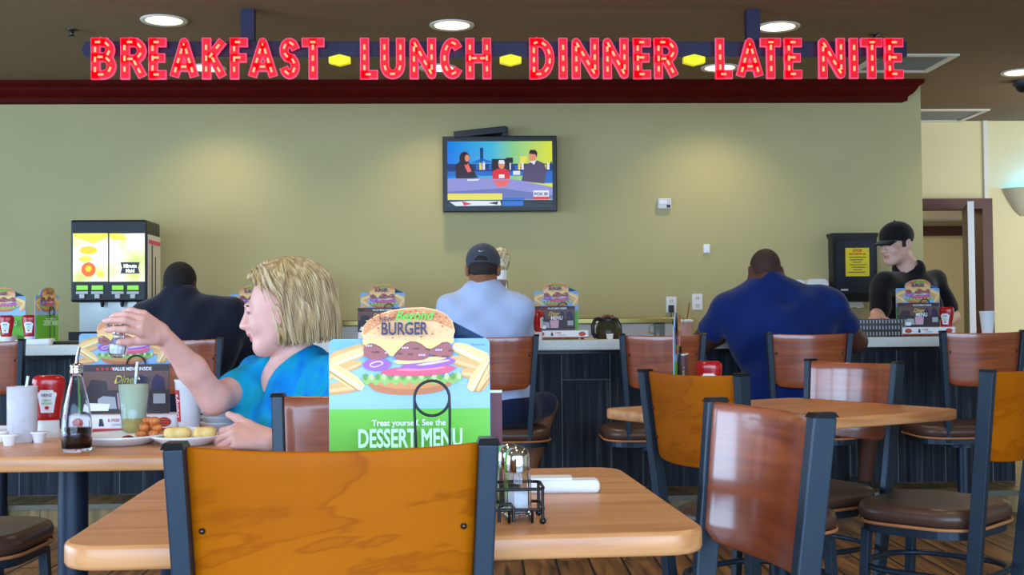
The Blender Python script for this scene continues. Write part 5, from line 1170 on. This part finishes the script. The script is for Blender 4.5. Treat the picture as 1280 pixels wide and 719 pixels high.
# ---- seated men seen from behind
def seated_man(u_, label, head, nbp, shL, shR, chest, crad, belly, brad, hip, armL, armR, legs, skin_, top, topm, pants, pantsm, ar=(.058, .048), sleeve=.8, top_long=False, hh=.006, hs=1.0, neck=.056, shr=.075, shoes='dark_shoe', legskin=True):
    r = empty('person', (hip.x, hip.y, 0), 0, label, 'person'); S = head.add(SDF()); S.rc(head.w(0, -.03, -.05), nbp, neck, neck * 1.12, .03)
    X = np.array([[V(1, 0)[i], V(0, 1)[i], (0, 0, 1)[i]] for i in range(3)], dtype=np.float32); mn_ = lambda t: tuple(a - .014 for a in t)
    for sh_ in (shL, shR): S.rc(nbp, sh_, neck, shr - .016, .04)
    S.rc(shL, shR, shr - .014, None, .05); S.el(chest, mn_(crad), .06, X); S.el(belly, mn_(brad), .06, X); S.el(hip, (.15, .12, .09), .05, X)
    for sh_, (e_, w_, h_) in ((shL, armL), (shR, armR)):
        S.rc(sh_, e_, ar[0], ar[1], .03); S.rc(e_, w_, ar[1] * .95, .028, .02); dF = (h_ - w_); T_ = V(0, .3, 1); hand.flip = Vector(dF).cross(T_).x * (1 if sh_ is shR else -1) > 0
        hand(S, w_, dF, T_, [(25, 30, 20)] * 4, 1.0)
    for (k_, a_) in legs: S.rc(hip + Vector(((.09 if k_.x > hip.x else -.09), 0, 0)), k_, .075, .055, .03); S.rc(k_, a_ + Vector((0, 0, .06)), .056, .038, .02)
    if legskin: pass
    def pk(c):
        q = head.loc(c); hz = .012 + .0 * q[:, 0]; return ((q[:, 2] > -.035 + .35 * np.maximum(q[:, 1], 0)) & (q[:, 1] < .05) & (np.abs(q[:, 0]) < .0745) & (q[:, 2] > -.06)).astype(int)
    flesh(S, hh, 'body', [skin_, 'stubble'], r, pk)
    C = SDF(); C.rc(shL, shR, shr, None, .06)
    for sh_ in (shL, shR): C.rc(nbp + Vector((0, 0, -.012)), sh_, neck + .012, shr, .06)
    C.el(chest, crad, .10, X); C.el(belly, brad, .06, X); C.rc(nbp + V(-.045, .01, -.02), nbp + V(.045, .01, -.02), .05, None, .04)
    for sh_, (e_, w_, h_) in ((shL, armL), (shR, armR)):
        if top_long: C.rc(sh_, e_, ar[0] + .014, ar[1] + .016, .04); C.rc(e_, w_, ar[1] + .014, .042, .02)
        else:
            Sl = SDF().rc(sh_, e_, ar[0] + .014, ar[1] + .016, .03); Sl.cut(sh_ + (e_ - sh_) * sleeve, (e_ - sh_)); C.use(Sl, 'a', .03)
    if top_long: C.rc(nbp + V(-.03, -.01, .005), nbp + V(.03, -.01, .005), neck + .008, None, .02)
    C.fn(WR); C.el(nbp + Vector((0, .02, .055)), (.066, .066, .055), .006, None, 's')
    flesh(C, .007, top, [topm], r)
    D_ = SDF(); D_.el(hip, (.185, .15, .11), .05, X)
    for (k_, a_) in legs:
        h2 = hip + Vector(((.09 if k_.x > hip.x else -.09), 0, 0)); D_.rc(h2, h2 + (k_ - h2) * (1.0 if pants == 'trousers' else .86), .088, .072 if pants != 'trousers' else .064, .04)
        if pants == 'trousers': D_.rc(k_, a_ + Vector((0, 0, .08)), .064, .05, .02)
    D_.fn(WR); flesh(D_, .009, pants, [pantsm], r)
    for (k_, a_) in legs: flesh(foot(SDF(), a_, V(0, 1, 0)), .009, 'shoe', [shoes], r)
    return r
def zz(p, z): return Vector((p.x, p.y, z))
def leg(u, d, kz, ua, da): return (zz(P(u, 400, d), kz), zz(P(ua, 400, da), STEP + .004))
# white shirt, grey cap
D0 = SPOS[619].y
hw_ = Head(P(604, 337, 6.33), V(.04, 1), 12, 1.02)
m1 = seated_man(619, 'person in a white T-shirt and grey cap, seated at the counter seen from behind', hw_, P(605, 361, 6.28), P(566, 388, 6.27), P(645, 388, 6.27), P(605, 424, 6.27), (.21, .125, .19), P(622, 492, 6.22), (.19, .14, .16), zz(P(628, 400, 6.22), SZ + .085),
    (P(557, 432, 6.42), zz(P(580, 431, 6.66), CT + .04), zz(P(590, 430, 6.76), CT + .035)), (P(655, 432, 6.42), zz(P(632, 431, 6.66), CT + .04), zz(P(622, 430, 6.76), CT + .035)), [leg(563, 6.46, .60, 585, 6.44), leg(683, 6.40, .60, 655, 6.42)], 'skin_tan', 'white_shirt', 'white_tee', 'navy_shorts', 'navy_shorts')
def short_hair(head, root, m_, infl=.008, low=-.045):
    H = SDF(); k = head.s; H.el(head.w(0, -.017, .032), (( .074 + infl) * k, (.094 + infl) * k, (.084 + infl) * k), .02, head.R); H.el(head.w(0, -.06, -.01), (.06 * k, .045 * k, .05 * k), .03, head.R)
    H.el(head.w(0, .11, -.03), (.09 * k, .09 * k, .11 * k), .01, head.R, 's'); 
    for e in (-1, 1): H.el(head.w(e * .085, .01, -.03), (.03 * k, .045 * k, .04 * k), .008, head.R, 's')
    H.cut(head.w(0, 0, low), head.u * -1); return flesh(H, .005, 'hair', [m_], root)
short_hair(hw_, m1, 'brown_hair', .004, -.05)
def cap(head, root, m_, back=True):
    k = head.s; H = SDF(); H.el(head.w(0, -.012, .045), (.09 * k, .112 * k, .088 * k), .02, head.R)
    H.cut(head.w(0, 0, .012), head.u * -1 + head.f * .2)
    if back: H.el(head.w(0, -.125, .022), (.034 * k, .05 * k, .022 * k), .004, head.R, 's')
    H.el(head.w(0, -.012, .03), (.08 * k, .1 * k, .085 * k), .004, head.R, 's') 
    o = flesh(H, .0045, 'cap', [m_], root)
    mb = MB(); L = root.location; top = []; bot = []
    rows = []
    for j in range(5):
        t = j / 4; row = []
        for i in range(13):
            a = math.radians(-50 + 100 * i / 12); x = .088 * math.sin(a) * (1 - .05 * t); y = -.012 + .108 * math.cos(a) + .075 * t * math.cos(a) ** .6; row.append((x, y, .034 - .014 * t - .02 * math.sin(a) ** 2 * (.3 + .4 * t)))
        rows.append(row)
    for dz in (0, -.009): 
        vs = [head.w(x, y, z + dz) - L for rw in rows for x, y, z in rw]; fs = [(j * 13 + i, j * 13 + i + 1, (j + 1) * 13 + i + 1, (j + 1) * 13 + i) for j in range(4) for i in range(12)]
        mb.add(vs, fs if dz == 0 else [f[::-1] for f in fs], 0, True)
    mb.add([head.w(*rows[-1][i]) - L for i in range(13)] + [head.w(rows[-1][i][0], rows[-1][i][1], rows[-1][i][2] - .009) - L for i in range(13)], [(i, i + 1, i + 14, i + 13) for i in range(12)]); mb.build('brim', m_, o); MB().ball(head.w(0, -.012, .133) - L, .007 * k).build('cap_button', m_, o)
    if back:
        s_ = MB(); s_.tube([head.w(.09 * math.sin(a), -.012 - .112 * math.cos(a), .012) - L for a in [math.radians(-40 + 80 * i / 12) for i in range(13)]], .009, 0, 8, flat=.5); s_.build('strap', m_, o)
        sw = [(-.016, .003), (-.014, -.003), (-.008, -.0045), (.004, -.001), (.02, .005), (.004, .0005), (-.006, -.001), (-.011, .001), (-.013, .006)]
        def bk(x, z): zz_ = z + .066; q = 1 - ((zz_ - .045) / .088) ** 2; return head.w(x, -.012 - .1125 * math.sqrt(max(0, q - (x / .09) ** 2)) - .0015, zz_) - L
        MB().add([bk(x, z) for x, z in sw], [list(range(len(sw)))[::-1]], 0).add([bk(x, z) for x, z in sw], [list(range(len(sw)))], 0).build('swoosh_logo', 'white', o)
    return o
cap(hw_, m1, 'charcoal_cap')
# navy blue T-shirt
hb_ = Head(P(956, 340, 6.33), V(-.12, 1), 14, 1.04)
m2 = seated_man(1011, 'large person with a shaved head in a navy blue T-shirt leaning on the counter', hb_, P(958, 356, 6.28), P(911, 388, 6.28), P(1036, 384, 6.28), P(972, 420, 6.26), (.265, .17, .21), P(985, 482, 6.2), (.26, .18, .19), zz(P(1005, 400, 6.2), SZ + .10),
    (P(875, 430, 6.44), zz(P(925, 400, 6.70), CT + .045), zz(P(945, 400, 6.76), CT + .04)), (P(1070, 427, 6.44), zz(P(1015, 400, 6.70), CT + .045), zz(P(995, 400, 6.76), CT + .04)), [leg(955, 6.48, .56, 960, 6.46), leg(1088, 6.38, .56, 1078, 6.45)], 'skin_brown', 'blue_shirt', 'blue_tee', 'dark_shorts', 'navy_shorts', ar=(.074, .06), sleeve=.62, neck=.072, shr=.085)
# dark suit
hs_ = Head(P(226, 357, 6.33), V(.12, 1), 14, .98)
m3 = seated_man(224, 'person in a dark suit jacket with short black hair, seated at the counter', hs_, P(227, 372, 6.28), P(186, 396, 6.28), P(287, 394, 6.28), P(240, 432, 6.26), (.255, .14, .2), P(238, 495, 6.2), (.2, .15, .17), zz(P(232, 400, 6.2), SZ + .09),
    (P(172, 446, 6.44), zz(P(195, 400, 6.70), CT + .045), zz(P(205, 400, 6.78), CT + .04)), (P(312, 446, 6.44), zz(P(285, 400, 6.68), CT + .045), zz(P(270, 400, 6.76), CT + .04)), [leg(200, 6.48, .60, 205, 6.46), leg(270, 6.48, .60, 265, 6.46)], 'skin_dark', 'suit_jacket', 'navy_suit', 'trousers', 'dark_jeans', ar=(.062, .05), top_long=True)
short_hair(hs_, m3, 'short_black', .009, -.04)
# ---- employee in black behind the counter
he_ = Head(P(1120, 305, 7.34), V(-.86, -.5), 9, 1.04)
ec_ = P(1140, 400, 7.4); er = empty('person', (ec_.x, ec_.y, STEP), 0, 'person in a black polo and black cap standing behind the counter, looking down', 'person')
S = he_.add(SDF(), brow=1.1, jaw=1.08); nb = P(1136, 336, 7.38); S.rc(he_.w(0, -.03, -.05), nb, .056, .064, .03)
fe = V(-.55, -.83); re_ = V(-.83, .55) 
X = np.array([[re_[i], fe[i], (0, 0, 1)[i]] for i in range(3)], dtype=np.float32)
A_, B_ = P(1104, 356, 7.24), P(1168, 352, 7.46)
che, bee = P(1137, 385, 7.38), P(1138, 430, 7.42)
S.rc(A_, B_, .06, None, .05); S.el(che, (.17, .11, .19), .06, X); S.el(bee, (.165, .12, .2), .06, X)
a1, a2, a3 = P(1098, 392, 7.16), zz(P(1095, 400, 7.08), CT + .115), zz(P(1093, 400, 7.0), CT + .10)
b1, b2 = P(1190, 396, 7.42), zz(P(1172, 400, 7.06), CT + .05)
S.rc(A_, a1, .05, .043, .03); S.rc(a1, a2, .042, .03, .02); S.rc(B_, b1, .052, .045, .03); S.rc(b1, b2, .044, .03, .02)
hand.flip = True; hand(S, a2, (a3 - a2), V(1, 0, .2), [(30, 40, 25)] * 4, .95); hand.flip = True; hand(S, b2, V(-.3, -1, -.1), V(-1, .3, .1), [(25, 30, 20)] * 4, .95)
S.el(zz(ec_, .98), (.15, .11, .12), .05, X)
def epick(c): q = he_.loc(c); return ((np.abs(q[:, 0]) < .02) & (q[:, 1] > .084) & (q[:, 2] < -.053) & (q[:, 2] > -.0745)).astype(int) + 2 * ((q[:, 2] > -.02) & (q[:, 1] < .024) & (np.abs(q[:, 0]) < .0795) & (q[:, 2] > -.032 + .6 * np.abs(q[:, 1] - .008))).astype(int)
M['lips_pale'] = mat('lips_pale', (194, 134, 120), .5); flesh(S, .0044, 'body', ['skin_light', 'lips_pale', 'brown_hair'], er, epick); he_.eyes(er, 'brown_hair'); cap(he_, er, 'black_cap', False)
C = SDF(); C.rc(A_, B_, .074, None, .05); C.el(che, (.195, .13, .2), .06, X); C.el(bee, (.19, .14, .22), .06, X); C.rc(A_, A_ + (a1 - A_) * .85, .066, .064, .03); C.rc(B_, B_ + (b1 - B_) * .75, .07, .068, .03); C.rc(nb + re_ * .05, nb - re_ * .05, .05, None, .03)
C.fn(WR); C.el(nb + fe * .045 + Vector((0, 0, .045)), (.07, .075, .06), .006, None, 's'); flesh(C, .006, 'black_polo', ['black_polo'], er)
K = SDF(); K.rc(nb + fe * .02 + re_ * .06 + Vector((0, 0, .0)), nb - fe * .06 + re_ * .0 + Vector((0, 0, .02)), .02, None, .02).rc(nb + fe * .02 - re_ * .06, nb - fe * .06 + Vector((0, 0, .02)), .02, None, .02).rc(nb + fe * .02 + re_ * .06, nb + fe * .085 - Vector((0, 0, .05)), .018, .012, .02).rc(nb + fe * .02 - re_ * .06, nb + fe * .085 - Vector((0, 0, .05)), .018, .012, .02)
flesh(K, .005, 'collar', ['black_polo'], er)
T_ = SDF(); T_.el(zz(ec_, .98), (.18, .135, .14), .05, X)
for e in (-.1, .1):
    t0 = zz(ec_, .95) + re_ * e; t1 = zz(ec_, .55) + re_ * e; t2 = zz(ec_, STEP + .09) + re_ * e; T_.rc(t0, t1, .085, .062, .04); T_.rc(t1, t2, .062, .05, .02); foot(T_, (t2.x, t2.y, STEP), fe)
flesh(T_, .01, 'black_trousers', ['black_polo'], er)
